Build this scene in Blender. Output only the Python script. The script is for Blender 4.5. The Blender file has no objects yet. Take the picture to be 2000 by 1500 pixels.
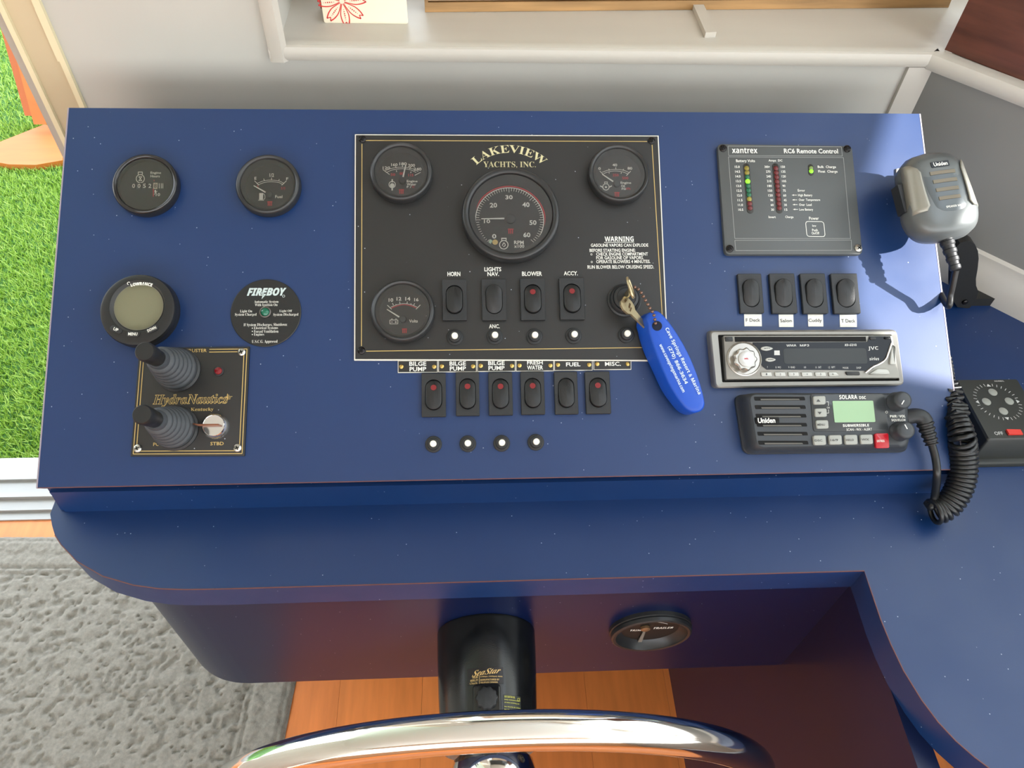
import bpy, bmesh, math, random
import numpy as np
from mathutils import Vector, Matrix
random.seed(7)
S = bpy.context.scene
COL = S.collection
PI = math.pi
# ------------------------------------------------------------------ camera
CAM = Vector((0.38711, -0.38354, 0.60408))
ROT = Matrix(((0.99831308, 0.0131265, -0.05655696), (-0.0460803, 0.77173752, -0.6342695), (0.03532139, 0.6358057, 0.77104054)))
TH = 0.515623            # slope of the instrument board
FD, FW = 0.36859, 0.86   # its depth and width
cd = bpy.data.cameras.new('camera'); cd.sensor_width = 36; cd.sensor_fit = 'HORIZONTAL'; cd.lens = 27.0
cd.clip_start = 0.02; cd.clip_end = 100
cam = bpy.data.objects.new('camera', cd); COL.objects.link(cam)
cam.matrix_world = Matrix.Translation(CAM) @ ROT.to_4x4(); S.camera = cam
# ------------------------------------------------------------------ light and exposure
SUN_TO = Vector((0.819, -0.283, 0.499)).normalized()
w = bpy.data.worlds.new('sky'); S.world = w; w.use_nodes = True
wn = w.node_tree; wb = wn.nodes['Background']
tc = wn.nodes.new('ShaderNodeTexCoord'); sp = wn.nodes.new('ShaderNodeSeparateXYZ'); rp = wn.nodes.new('ShaderNodeValToRGB')
wn.links.new(tc.outputs['Generated'], sp.inputs[0]); wn.links.new(sp.outputs['Z'], rp.inputs[0]); wn.links.new(rp.outputs[0], wb.inputs[0])
rp.color_ramp.elements[0].position = 0.0; rp.color_ramp.elements[0].color = (0.95, 0.95, 0.93, 1)
rp.color_ramp.elements[1].position = 0.6; rp.color_ramp.elements[1].color = (0.78, 0.88, 1.0, 1)
wb.inputs[1].default_value = 5.0
sd = bpy.data.lights.new('sun', 'SUN'); sd.energy = 20.0; sd.angle = math.radians(0.45); sd.color = (1.0, 0.97, 0.93)
sun = bpy.data.objects.new('sun', sd); COL.objects.link(sun); sun.rotation_euler = SUN_TO.to_track_quat('Z', 'Y').to_euler()
S.view_settings.view_transform = 'Standard'; S.view_settings.look = 'None'; S.view_settings.gamma = 1.0
S.view_settings.use_curve_mapping = False; S.view_settings.exposure = 0.12

# ------------------------------------------------------------------ geometry of the view (used to measure positions)
def ray(px, py): return (ROT @ Vector(((px-1000)/1500, (750-py)/1500, -1))).normalized()
def hit(px, py, o, n):
    d = ray(px, py); o = Vector(o); n = Vector(n); return CAM + d*((o-CAM).dot(n)/d.dot(n))
def Zp(px, py, z): return hit(px, py, (0, 0, z), (0, 0, 1))
def Xp(px, py, x): return hit(px, py, (x, 0, 0), (1, 0, 0))
def Yp(px, py, y): return hit(px, py, (0, y, 0), (0, 1, 0))
PN = Vector((0, -math.sin(TH), math.cos(TH)))
PM = Matrix.Rotation(TH, 4, 'X')                 # board frame: x across, y up the slope, z out of it
PMI = PM.inverted()
def UV(px, py, h=0.0):
    q = PMI @ hit(px, py, PN*h, PN); return q.x, q.y
# ------------------------------------------------------------------ materials
def lin(c):
    return tuple(((v/255)/12.92 if v <= 10 else ((v/255+0.055)/1.055)**2.4) for v in c)
_M = {}
def mat(name, c=(128, 128, 128), rough=0.5, metal=0.0, spec=0.5, bump=0, bscale=200, var=0, vscale=20, stretch=None, coat=0, emit=None, es=1):
    if name in _M: return _M[name]
    m = bpy.data.materials.new(name); m.use_nodes = True; nt = m.node_tree; b = nt.nodes['Principled BSDF']
    b.inputs['Base Color'].default_value = lin(c)+(1,); b.inputs['Roughness'].default_value = rough; b.inputs['Metallic'].default_value = metal
    b.inputs['Specular IOR Level'].default_value = spec; b.inputs['Coat Weight'].default_value = coat
    if emit: b.inputs['Emission Color'].default_value = lin(emit)+(1,); b.inputs['Emission Strength'].default_value = es
    if bump or var:
        t = nt.nodes.new('ShaderNodeTexCoord'); mp = nt.nodes.new('ShaderNodeMapping'); nt.links.new(t.outputs['Object'], mp.inputs[0])
        if stretch: mp.inputs['Scale'].default_value = stretch
        if bump:
            n = nt.nodes.new('ShaderNodeTexNoise'); n.inputs['Scale'].default_value = bscale; n.inputs['Detail'].default_value = 3
            bp = nt.nodes.new('ShaderNodeBump'); bp.inputs['Strength'].default_value = bump; bp.inputs['Distance'].default_value = 0.001
            nt.links.new(mp.outputs[0], n.inputs['Vector']); nt.links.new(n.outputs['Fac'], bp.inputs['Height']); nt.links.new(bp.outputs[0], b.inputs['Normal'])
        if var:
            n = nt.nodes.new('ShaderNodeTexNoise'); n.inputs['Scale'].default_value = vscale; n.inputs['Detail'].default_value = 4
            r = nt.nodes.new('ShaderNodeValToRGB'); nt.links.new(mp.outputs[0], n.inputs['Vector']); nt.links.new(n.outputs['Fac'], r.inputs[0])
            r.color_ramp.elements[0].position = 0.3; r.color_ramp.elements[1].position = 0.7
            l = lin(c); r.color_ramp.elements[0].color = tuple(v*(1-var) for v in l)+(1,); r.color_ramp.elements[1].color = tuple(min(1, v*(1+var)) for v in l)+(1,)
            nt.links.new(r.outputs[0], b.inputs['Base Color'])
    _M[name] = m; return m

def laminate(name, c, rough, vary=1.0, grain=.06):
    """semi-gloss laminate with fine grain, dust specks and wiped smudges"""
    m = mat(name, c, rough); nt = m.node_tree; b = nt.nodes['Principled BSDF']
    t = nt.nodes.new('ShaderNodeTexCoord')
    n = nt.nodes.new('ShaderNodeTexNoise'); n.inputs['Scale'].default_value = 14; n.inputs['Detail'].default_value = 5
    nt.links.new(t.outputs['Object'], n.inputs['Vector'])
    mr = nt.nodes.new('ShaderNodeMapRange'); mr.inputs[1].default_value = .3; mr.inputs[2].default_value = .7
    mr.inputs[3].default_value = rough-.05*vary; mr.inputs[4].default_value = rough+.07*vary
    nt.links.new(n.outputs['Fac'], mr.inputs[0]); nt.links.new(mr.outputs[0], b.inputs['Roughness'])
    g = nt.nodes.new('ShaderNodeTexNoise'); g.inputs['Scale'].default_value = 900; g.inputs['Detail'].default_value = 1
    nt.links.new(t.outputs['Object'], g.inputs['Vector'])
    bp = nt.nodes.new('ShaderNodeBump'); bp.inputs['Strength'].default_value = grain; bp.inputs['Distance'].default_value = .0004
    nt.links.new(g.outputs['Fac'], bp.inputs['Height']); nt.links.new(bp.outputs[0], b.inputs['Normal'])
    b.inputs['Specular IOR Level'].default_value = .6
    if grain == 0: b.inputs['Specular IOR Level'].default_value = .42
    prev = None
    for sc, thr, prob in ((70, .030, .25), (150, .06, .16)):
        v = nt.nodes.new('ShaderNodeTexVoronoi'); v.inputs['Scale'].default_value = sc; nt.links.new(t.outputs['Object'], v.inputs['Vector'])
        sx = nt.nodes.new('ShaderNodeSeparateColor'); nt.links.new(v.outputs['Color'], sx.inputs[0])
        a = nt.nodes.new('ShaderNodeMath'); a.operation = 'LESS_THAN'; a.inputs[1].default_value = prob; nt.links.new(sx.outputs[0], a.inputs[0])
        q = nt.nodes.new('ShaderNodeMapRange'); q.inputs[1].default_value = thr*.4; q.inputs[2].default_value = thr*1.6; q.inputs[3].default_value = .8; q.inputs[4].default_value = 0
        nt.links.new(v.outputs['Distance'], q.inputs[0])
        k = nt.nodes.new('ShaderNodeMath'); k.operation = 'MULTIPLY'; nt.links.new(a.outputs[0], k.inputs[0]); nt.links.new(q.outputs[0], k.inputs[1])
        if prev is None: prev = k
        else:
            s = nt.nodes.new('ShaderNodeMath'); s.operation = 'MAXIMUM'; nt.links.new(prev.outputs[0], s.inputs[0]); nt.links.new(k.outputs[0], s.inputs[1]); prev = s
    mx = nt.nodes.new('ShaderNodeMix'); mx.data_type = 'RGBA'
    mx.inputs[6].default_value = lin(c)+(1,); mx.inputs[7].default_value = lin((205, 215, 230))+(1,)
    nt.links.new(prev.outputs[0], mx.inputs[0]); nt.links.new(mx.outputs[2], b.inputs['Base Color'])
    return m
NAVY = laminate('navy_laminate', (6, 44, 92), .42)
BLACKPLATE = laminate('black_engraved_plastic', (27, 27, 27), .42)
SEAM = mat('laminate_edge', (104, 62, 58), .6)
WHITE = mat('white_print', (228, 228, 220), .6)
GOLD = mat('gold_print', (196, 168, 104), .45)
PALEGOLD = mat('pale_gold_print', (200, 192, 150), .5)
RED = mat('red_print', (196, 36, 48), .5)
DGREY = mat('grey_print', (60, 60, 60), .6)
BLK = mat('black_plastic', (26, 27, 28), .42, bump=.15, bscale=1500)
BLKS = mat('satin_black_plastic', (34, 36, 38), .5, bump=.1, bscale=900)
BLKG = mat('gloss_black', (10, 10, 11), .16, spec=.22)
PIT = mat('dark_gap', (4, 4, 4), .9)
RUB = mat('grey_rubber', (62, 66, 70), .55, bump=.2, bscale=700)
CHROME = mat('chrome', (225, 225, 225), .06, 1)
STEEL = mat('screw_steel', (190, 188, 180), .28, 1)
BRASS = mat('brass', (200, 170, 100), .3, 1)
DSCREW = mat('black_screw', (40, 38, 38), .25, .8)
SILVER = mat('silver_plastic', (138, 136, 130), .4, .5)
WHITEPL = mat('white_plastic', (230, 228, 215), .4)
GREYB = mat('grey_button', (150, 152, 146), .55)
LCD = mat('grey_lcd', (118, 116, 92), .3)
LCDG = mat('green_lcd', (138, 170, 130), .3)
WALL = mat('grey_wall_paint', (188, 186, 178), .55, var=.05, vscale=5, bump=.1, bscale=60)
TRIM = mat('grey_trim_paint', (190, 185, 175), .42, var=.06, vscale=12, bump=.25, bscale=40, stretch=(.15, 1, 1))
def glass_mat():
    m = bpy.data.materials.new('clear_lens'); m.use_nodes = True; nt = m.node_tree; nt.nodes.remove(nt.nodes['Principled BSDF'])
    o = nt.nodes['Material Output']; tr = nt.nodes.new('ShaderNodeBsdfTransparent'); gl = nt.nodes.new('ShaderNodeBsdfGlossy'); mx = nt.nodes.new('ShaderNodeMixShader')
    fr = nt.nodes.new('ShaderNodeFresnel'); fr.inputs[0].default_value = 1.5; gl.inputs['Roughness'].default_value = .07
    tr.inputs[0].default_value = (.985, .985, .98, 1)
    nt.links.new(fr.outputs[0], mx.inputs[0]); nt.links.new(tr.outputs[0], mx.inputs[1]); nt.links.new(gl.outputs[0], mx.inputs[2]); nt.links.new(mx.outputs[0], o.inputs[0])
    return m
GLASS = glass_mat()

# ------------------------------------------------------------------ mesh helpers
def B(): return bmesh.new()
def fin(bm, name, m, parent=None, smooth=35, **props):
    bmesh.ops.recalc_face_normals(bm, faces=bm.faces)
    me = bpy.data.meshes.new(name); bm.to_mesh(me); bm.free()
    me.materials.append(m)
    if smooth:
        me.shade_smooth(); me.set_sharp_from_angle(angle=math.radians(smooth))
    o = bpy.data.objects.new(name, me); COL.objects.link(o)
    if parent: o.parent = parent
    if name in ('lettering', 'dial_marking', 'flower_print', 'frame_line', 'pinstripe'): o['kind'] = 'stuff'
    for k, v in props.items(): o[k] = v
    return o
def tag(o, label, cat, group=None, kind=None):
    o['label'] = label; o['category'] = cat
    if group: o['group'] = group
    if kind: o['kind'] = kind
    return o
def empty(name, label, cat, mtx, group=None):
    o = bpy.data.objects.new(name, None); o.empty_display_size = .02; COL.objects.link(o); o.matrix_world = mtx
    return tag(o, label, cat, group)
def pthing(name, label, cat, px, py, group=None, h=0):
    """a thing on the instrument board, its base centre under photo pixel px,py"""
    u, v = UV(px, py, h)
    o = empty(name, label, cat, PM @ Matrix.Translation((u, v, 0)), group); o['_u'] = u; o['_v'] = v
    return o
def L(t, px, py, h=0.0):
    u, v = UV(px, py, h); return u-t['_u'], v-t['_v']
def face(bm, pts):
    try: return bm.faces.new([bm.verts.new(p) for p in pts])
    except Exception: return None
def loft(bm, rings, c0=True, c1=True, closed=True):
    V = [[bm.verts.new(p) for p in r] for r in rings]; n = len(V[0])
    for a, b in zip(V, V[1:]):
        for i in range(n if closed else n-1):
            j = (i+1) % n; bm.faces.new((a[i], a[j], b[j], b[i]))
    if c0: bm.faces.new(V[0][::-1])
    if c1: bm.faces.new(V[-1])
    return V
def at(p2, z): return [(x, y, z) for x, y in p2]
def rr(wd, hg, r, seg=4, cx=0, cy=0):
    out = []; r = min(r, wd/2-1e-6, hg/2-1e-6)
    for k, (sx, sy) in enumerate(((1, 1), (-1, 1), (-1, -1), (1, -1))):
        for i in range(seg+1):
            a = k*PI/2+i*PI/2/seg; out.append((cx+sx*(wd/2-r)+r*math.cos(a), cy+sy*(hg/2-r)+r*math.sin(a)))
    return out
def area(p): return sum(p[i][0]*p[(i+1) % len(p)][1]-p[(i+1) % len(p)][0]*p[i][1] for i in range(len(p)))/2
def shrink(p, d):
    n = len(p); out = []; s = 1 if area(p) > 0 else -1
    for i in range(n):
        a, b, c = Vector(p[i-1]), Vector(p[i]), Vector(p[(i+1) % n])
        e1 = (b-a); e2 = (c-b)
        if e1.length < 1e-9: e1 = e2
        if e2.length < 1e-9: e2 = e1
        e1 = e1.normalized(); e2 = e2.normalized()
        n1 = Vector((-e1.y, e1.x))*s; n2 = Vector((-e2.y, e2.x))*s; m = n1+n2
        if m.length < 1e-6: m = n1
        m = m.normalized(); k = max(.4, m.dot(n1)); q = b+m*(d/k); out.append((q.x, q.y))
    return out
def solid(bm, p, z0, z1, bev=0.0, c0=True):
    r = [at(p, z0)]
    if bev: r += [at(p, z1-bev), at(shrink(p, bev*.35), z1-bev*.3), at(shrink(p, bev), z1)]
    else: r += [at(p, z1)]
    return loft(bm, r, c0)
def box(bm, x0, x1, y0, y1, z0, z1): return loft(bm, [at([(x0, y0), (x1, y0), (x1, y1), (x0, y1)], z) for z in (z0, z1)])
def circ(r, n=40, cx=0, cy=0, ry=None): return [(cx+r*math.cos(2*PI*i/n), cy+(ry or r)*math.sin(2*PI*i/n)) for i in range(n)]
def lathe(bm, prof, n=48, cx=0, cy=0, c0=True, c1=True): loft(bm, [at(circ(r, n, cx, cy), z) for r, z in prof], c0, c1)
def stadium(wd, hg, n=8, cx=0, cy=0): return rr(wd, hg, wd/2-1e-5, n, cx, cy)
def radial(poly, angs):
    out = []
    for a in angs:
        d = Vector((math.cos(a), math.sin(a))); best = 1e9
        for i in range(len(poly)):
            p = Vector(poly[i]); e = Vector(poly[(i+1) % len(poly)])-p
            den = d.x*e.y-d.y*e.x
            if abs(den) < 1e-12: continue
            t = (p.x*e.y-p.y*e.x)/den; s = (p.x*d.y-p.y*d.x)/den
            if t > 0 and -1e-6 <= s <= 1+1e-6: best = min(best, t)
        out.append((d.x*best, d.y*best))
    return out
def frame_solid(bm, outer, inner, z0, z1, bev, depth, floor=True):
    """a plate with a recess: outer and inner outlines about the origin"""
    an = sorted(set([round(math.atan2(y, x), 5) for x, y in outer+inner]))
    o = radial(outer, an); i = radial(inner, an)
    loft(bm, [at(o, z0), at(o, z1-bev), at(radial(shrink(outer, bev), an), z1), at(i, z1), at(i, z1-depth)], False, floor)
def tube(bm, pts, r, n=10, caps=True):
    pts = [Vector(p) for p in pts]; rs = r if isinstance(r, (list, tuple)) else [r]*len(pts)
    T = [(pts[min(i+1, len(pts)-1)]-pts[max(i-1, 0)]).normalized() for i in range(len(pts))]
    up = Vector((0, 0, 1)) if abs(T[0].z) < .9 else Vector((1, 0, 0)); N = T[0].cross(up).normalized(); rings = []
    for i, p in enumerate(pts):
        N = (N-T[i]*N.dot(T[i])).normalized(); Bn = T[i].cross(N)
        rings.append([p+(N*math.cos(2*PI*k/n)+Bn*math.sin(2*PI*k/n))*rs[i] for k in range(n)])
    loft(bm, rings, caps, caps)
def smooth_path(pts, k=8):
    P = [Vector(p) for p in pts]; P = [P[0]*2-P[1]]+P+[P[-1]*2-P[-2]]; out = []
    for i in range(1, len(P)-2):
        for j in range(k):
            t = j/k; a, b, c, d = P[i-1], P[i], P[i+1], P[i+2]
            out.append(.5*((2*b)+(c-a)*t+(2*a-5*b+4*c-d)*t*t+(3*b-a-3*c+d)*t**3))
    out.append(P[-2]); return out
def seg(bm, p, q, wd, z=0.0):
    p = Vector(p); q = Vector(q); d = (q-p).normalized(); n = Vector((-d.y, d.x))*wd/2
    face(bm, [(a.x, a.y, z) for a in (p-n, q-n, q+n, p+n)])
def arc(bm, cx, cy, r, a0, a1, wd, z=0.0, n=40):
    for i in range(n):
        a = a0+(a1-a0)*i/n; b = a0+(a1-a0)*(i+1)/n
        face(bm, [(cx+(r+k)*math.cos(t), cy+(r+k)*math.sin(t), z) for t, k in ((a, -wd/2), (b, -wd/2), (b, wd/2), (a, wd/2))])
def disc(bm, cx, cy, r, z=0.0, n=24, ry=None): face(bm, at(circ(r, n, cx, cy, ry), z))
def outline(bm, p, wd, z=0.0, closed=True):
    n = len(p); q = shrink(p, wd)
    for i in range(n if closed else n-1):
        j = (i+1) % n; face(bm, [(p[i][0], p[i][1], z), (p[j][0], p[j][1], z), (q[j][0], q[j][1], z), (q[i][0], q[i][1], z)])
# ------------------------------------------------------------------ lettering
ST = {'serif': (0x1D400, 0x1D41A), 'si': (0x1D468, 0x1D482), 'b': (0x1D5D4, 0x1D5EE), 'bi': (0x1D63C, 0x1D656), 'script': (0x1D4D0, 0x1D4EA)}
DG = {'serif': 0x1D7CE, 'b': 0x1D7EC, 'bi': 0x1D7EC}
def txt_mesh(s, style, off=0.0):
    if style in ST:
        A, a = ST[style]; d = DG.get(style)
        s = ''.join(chr(A+ord(c)-65) if 'A' <= c <= 'Z' else chr(a+ord(c)-97) if 'a' <= c <= 'z' else (chr(d+ord(c)-48) if d and c.isdigit() else c) for c in s)
    cu = bpy.data.curves.new('lettering', 'FONT'); cu.body = s; cu.resolution_u = 2; cu.align_x = 'LEFT'; cu.offset = off
    ob = bpy.data.objects.new('lettering', cu); me = bpy.data.meshes.new_from_object(ob)
    v = np.empty(len(me.vertices)*3); me.vertices.foreach_get('co', v); v = v.reshape(-1, 3)
    f = [tuple(p.vertices) for p in me.polygons]
    bpy.data.objects.remove(ob); bpy.data.curves.remove(cu); bpy.data.meshes.remove(me)
    return v, f
def text(bm, s, bx, z=0.0, style='', off=0.0, rot=0.0, shear=0.0, bend=None, slant=0.0, stroke=0):
    """fit the words to the box x0,y0,x1,y1 (before rotating about its centre)"""
    v, f = txt_mesh(s, style, off)
    if not len(v): return
    x, y = v[:, 0]+shear*v[:, 1], v[:, 1]
    x = (x-x.min())/(np.ptp(x)+1e-9); y = (y-y.min())/(np.ptp(y)+1e-9)
    W, H = bx[2]-bx[0], bx[3]-bx[1]; x = (x-.5)*W; y = (y-.5)*H; cx, cy = (bx[0]+bx[2])/2, (bx[1]+bx[3])/2
    if bend:
        an = x/bend; x, y = (bend+y)*np.sin(an), (bend+y)*np.cos(an)-bend
    y = y+slant*x
    c, sn = math.cos(rot), math.sin(rot); X = cx+x*c-y*sn; Y = cy+x*sn+y*c
    if stroke:
        cnt = {}
        for p in f:
            for i in range(len(p)):
                e = (p[i], p[(i+1) % len(p)]); k = (round(float(X[e[0]]), 7), round(float(Y[e[0]]), 7), round(float(X[e[1]]), 7), round(float(Y[e[1]]), 7)); kr = k[2:]+k[:2]
                if kr in cnt: cnt[kr] += 1
                else: cnt[k] = cnt.get(k, 0)+1
        for k, c_ in cnt.items():
            if c_ == 1 and (k[0], k[1]) != (k[2], k[3]): seg(bm, k[:2], k[2:], stroke, z)
        return
    V = [bm.verts.new((X[i], Y[i], z)) for i in range(len(X))]
    for p in f:
        try: bm.faces.new([V[i] for i in p])
        except Exception: pass
def ptext(bm, t, s, px, h, z=None, style='', **k):
    """words over the photo box px = x0,y0,x1,y1 on the plane at height h of thing t"""
    x0, y1 = L(t, px[0], px[1], h); x1, y0 = L(t, px[2], px[3], h); xm = L(t, px[0], px[3], h)[0]; xM = L(t, px[2], px[1], h)[0]
    text(bm, s, ((x0+xm)/2, y0, (x1+xM)/2, y1), h+.0002 if z is None else z, style, **k)
def screw(t, px, py, h, r, m=STEEL, rot=.4):
    x, y = L(t, px, py, h); b = B(); lathe(b, [(r, h-.0005), (r, h+r*.25), (r*.75, h+r*.5), (r*.3, h+r*.62)], 20, x, y)
    o = fin(b, 'screw', m, t)
    b = B(); z = h+r*.66
    for k in (0, PI/2):
        d = Vector((math.cos(rot+k), math.sin(rot+k)))*r*.55; seg(b, (x-d.x, y-d.y), (x+d.x, y+d.y), r*.28, z)
    fin(b, 'cross_slot', PIT, o)
    return o

# ================================================================== the setting
FLOOR = -0.842; ZC = -0.0455; YW = 0.41
def struct(name, bm, m, parent=None, smooth=35):
    o = fin(bm, name, m, parent, smooth)
    if parent is None: o['kind'] = 'structure'
    return o
# floor: wooden planks running away from the viewer
WOOD = [mat('orange_floor_wood_%d' % i, c, .38, bump=.1, bscale=90, var=.12, vscale=9, stretch=(6, .7, 1)) for i, c in enumerate(((218, 128, 64), (222, 132, 68), (214, 124, 62)))]
b = B(); box(b, -1.7, 1.9, -2.6, .456, FLOOR-.06, FLOOR-.012); fl = struct('floor', b, mat('subfloor', (90, 60, 40), .8))
for i in range(24):
    x0 = -1.7+i*.15+.045
    b = B(); box(b, x0+.0002, x0+.1498, -2.6, .456, FLOOR-.012, FLOOR-.0002*(i % 2)); fin(b, 'plank', WOOD[i % 3], fl)
# ceiling, rear and right walls
# added unseen roof overhang blocks the sun; hole cut to shape its patch
def pw(px, py): u, v = UV(px, py); return PM @ Vector((u, v, 0))
def sunhole(q): t = (1.318-q.z)/SUN_TO.z; q = q+SUN_TO*t; return q.x, q.y
hp = [sunhole(q) for q in (pw(1741, 200), pw(1668, 420), pw(1662, 590), pw(1745, 728), pw(1885, 756), PM @ Vector((.945, .05, 0)), PM @ Vector((.945, .42, 0)))]
hp += [(2.743, -.262), (2.704, -.245), (2.698, -.254), (2.705, -.285)]  # notch added to the hole for a small sun triangle on the wall
bm = B(); hc = (2.84, -.51)
hl = [(x-hc[0], y-hc[1]) for x, y in hp]; ol = [(x-hc[0], y-hc[1]) for x, y in ((1.9, -3.2), (5.0, -3.2), (5.0, 1.6), (1.9, 1.6))]
an = sorted(set(round(math.atan2(y, x), 6) for x, y in hl+ol))
V = [[bm.verts.new((hc[0]+x, hc[1]+y, 1.32)) for x, y in radial(p, an)] for p in (hl, ol)]
for i in range(len(an)): j = (i+1) % len(an); bm.faces.new((V[0][i], V[0][j], V[1][j], V[1][i]))
for x0, x1, y0, y1 in ((-1.7, 1.15, -3.2, 1.6), (1.15, 1.62, -3.2, -.66), (1.15, 1.62, .30, 1.6), (1.62, 1.9, -3.2, 1.6)): face(bm, [(x0, y0, 1.32), (x1, y0, 1.32), (x1, y1, 1.32), (x0, y1, 1.32)])  # gap left as an added skylight, brightening reflections at the right counter
ob = struct('ceiling', bm, mat('white_ceiling', (216, 224, 226), .6), smooth=0); md = ob.modifiers.new('thick', 'SOLIDIFY'); md.thickness = .004
b = B(); box(b, -1.7, 1.9, -2.66, -2.6, FLOOR, 0.0); box(b, -1.7, 1.9, -2.66, -2.6, 1.0, 1.32); struct('wall_rear', b, mat('warm_rear_wall', (190, 150, 112), .6))
def wallbox(bm, x0, x1, z0, z1, y0=YW, y1=.60): box(bm, x0, x1, y0, y1, z0, z1)
xl = Yp(164, 208, YW).x; CRX = Yp(1808, 138, YW).x
SZ = Yp(1100, 90, YW).z; TZ = Yp(1100, 120, YW).z
wx0 = Yp(545, 80, YW).x
b = B()
wallbox(b, xl, CRX+.03, FLOOR, TZ+.004); wallbox(b, xl, wx0, TZ+.004, 1.32); wallbox(b, wx0, CRX+.25, 1.05, 1.32)
struct('wall_back', b, WALL)
b = B(); box(b, -1.76, -1.7, -2.6, .46, FLOOR, 1.32); struct('wall_left', b, WALL)
# window recess: shelf sill and outer pane
b = B(); box(b, wx0, CRX+.30, YW-.004, .62, TZ+.004, SZ); sill = struct('trim_1', b, TRIM)
b = B()
for x0, x1, z0, z1 in ((wx0, CRX+.3, SZ, SZ+.03), (wx0, CRX+.3, 1.02, 1.05), (wx0, wx0+.03, SZ, 1.05), (CRX+.22, CRX+.25, SZ, 1.05)): box(b, x0, x1, .575, .60, z0, z1)
win = struct('window_1', b, TRIM)
b = B(); box(b, wx0+.03, CRX+.22, .585, .588, SZ+.03, 1.02); fin(b, 'pane', GLASS, win)
# nosing under the sill, rounded front
def nosing(p, q, name, zt, zb, out, m, n2):
    d = (q-p).normalized(); bm = B(); rings = []
    prof = [(0.0, zb), (out*.75, zb+.001), (out, zb+.005), (out, zt-.006), (out*.8, zt-.0015), (out*.3, zt+.0005), (-.006, zt+.0005)]
    for s in (p, q): rings.append([s+n2*k+Vector((0, 0, z)) for k, z in prof])
    loft(bm, rings, True, True, True); return struct(name, bm, m)
RD = Vector((.70, -.714, 0)).normalized(); RN = Vector((-.714, -.70, 0)).normalized()   # right wall: direction and inward normal
PC = Vector((CRX, YW, 0))
nosing(Vector((Yp(530, 110, YW).x, YW, 0)), PC+Vector((.004, 0, 0)), 'trim_2', SZ, TZ, .008, TRIM, Vector((0, -1, 0)))
nosing(PC+RN*.001, PC+RD*.9, 'trim_3', SZ, TZ-.002, .009, TRIM, RN)
# left casing of the window
b = B(); xa = Yp(530, 110, YW).x; rings = [[(xa+dx, YW-dy, z) for dx, dy in ((0, 0), (0, .007), (.003, .009), (.014, .009), (.019, .005), (wx0-xa, 0), (wx0-xa, -.012), (0, -.002))] for z in (TZ, 1.05)]
loft(b, rings); struct('trim_4', b, TRIM)
# corner batten and batten lying across the sill
xc0, xc1 = Yp(1772, 128, YW).x, Yp(1808, 138, YW).x
b = B(); box(b, xc0, xc1+.004, YW-.005, YW+.01, -.05, TZ); struct('trim_5', b, TRIM)
p0, p1, p2_ = Zp(1376, 74, SZ), Zp(1397, 73, SZ), Zp(1350, 20, SZ)
b = B(); loft(b, [[(p0.x, p0.y, z0), (p1.x, p1.y, z0), (p1.x-.001, .57, z0), (p0.x-.001, .57, z0)] for z0 in (SZ-.001, SZ+.006)]); struct('trim_6', b, TRIM)
# right wall (angled): panel under the sill, opening above it
def rw(s, z, d=0.0): q = PC+RD*s-RN*d; return Vector((q.x, q.y, z))
b = B(); loft(b, [[rw(-.03, FLOOR, d), rw(1.5, FLOOR, d), rw(1.5, TZ, d), rw(-.03, TZ, d)] for d in (0, .05)]); struct('wall_right', b, mat('shaded_right_wall', (128, 127, 122), .55, var=.05, vscale=6))  # darker copy of the wall grey, shade put into its colour
b = B(); loft(b, [[rw(-.02, TZ-.004, -.002), rw(1.5, TZ-.004, -.002), rw(1.5, TZ-.004, .11), rw(-.02, TZ-.004, .16)], [rw(-.02, SZ-.0008, -.002), rw(1.5, SZ-.0008, -.002), rw(1.5, SZ-.0008, .11), rw(-.02, SZ-.0008, .16)]]); struct('trim_7', b, TRIM)
# right window: posts and head rail above the sill
b = B()
for s0 in (1.16, 1.42): loft(b, [[rw(s0, SZ-.002, d), rw(s0+.06, SZ-.002, d), rw(s0+.06, 1.32, d), rw(s0, 1.32, d)] for d in (.05, .10)])
loft(b, [[rw(-.02, 1.2, d), rw(1.5, 1.2, d), rw(1.5, 1.32, d), rw(-.02, 1.32, d)] for d in (.02, .10)])
struct('window_2', b, TRIM)
b = B(); box(b, 1.9, 1.96, -2.6, -.62, FLOOR, .1); struct('wall_far_right', b, _M['shaded_right_wall'])
# baseboard on the counter along the right wall
b = B(); loft(b, [[tuple(rw(s, 0, -k))[:2]+(z,) for k, z in ((0, ZC), (.008, ZC), (.008, ZC+.035), (.004, ZC+.042), (.004, ZC+.055), (0, ZC+.058))] for s in (.0, 1.2)]); struct('baseboard_right', b, TRIM)
# doorway at the left: casing, jamb and threshold
CREAM = mat('cream_casing', (196, 180, 148), .5, var=.08, vscale=8); CAULK = mat('pale_caulk', (224, 212, 176), .5)
x2 = Yp(125, 270, YW).x; x3 = Yp(118, 310, YW).x
b = B(); box(b, x2, xl, YW-.002, .60, FLOOR, 1.32); d1 = struct('door_1', b, CREAM)
b = B()
for i in range(40):
    z0, z1 = FLOOR+i*.054, FLOOR+(i+1)*.054; wv = .0035+.0012*math.sin(i*1.7)
    box(b, xl-wv, xl+.003, YW-.005, YW, z0, z1)
fin(b, 'caulk_line', CAULK, d1)
b = B(); box(b, x2-.001, x2+.0045, YW-.006, YW, FLOOR, 1.32); fin(b, 'edge_bead', CAULK, d1)
b = B(); box(b, x3, x2-.001, YW+.006, .60, FLOOR, 1.32); fin(b, 'weather_strip', mat('grey_strip', (172, 166, 158), .5), d1)
ALU = mat('white_aluminium', (160, 158, 154), .35, .2)
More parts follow.
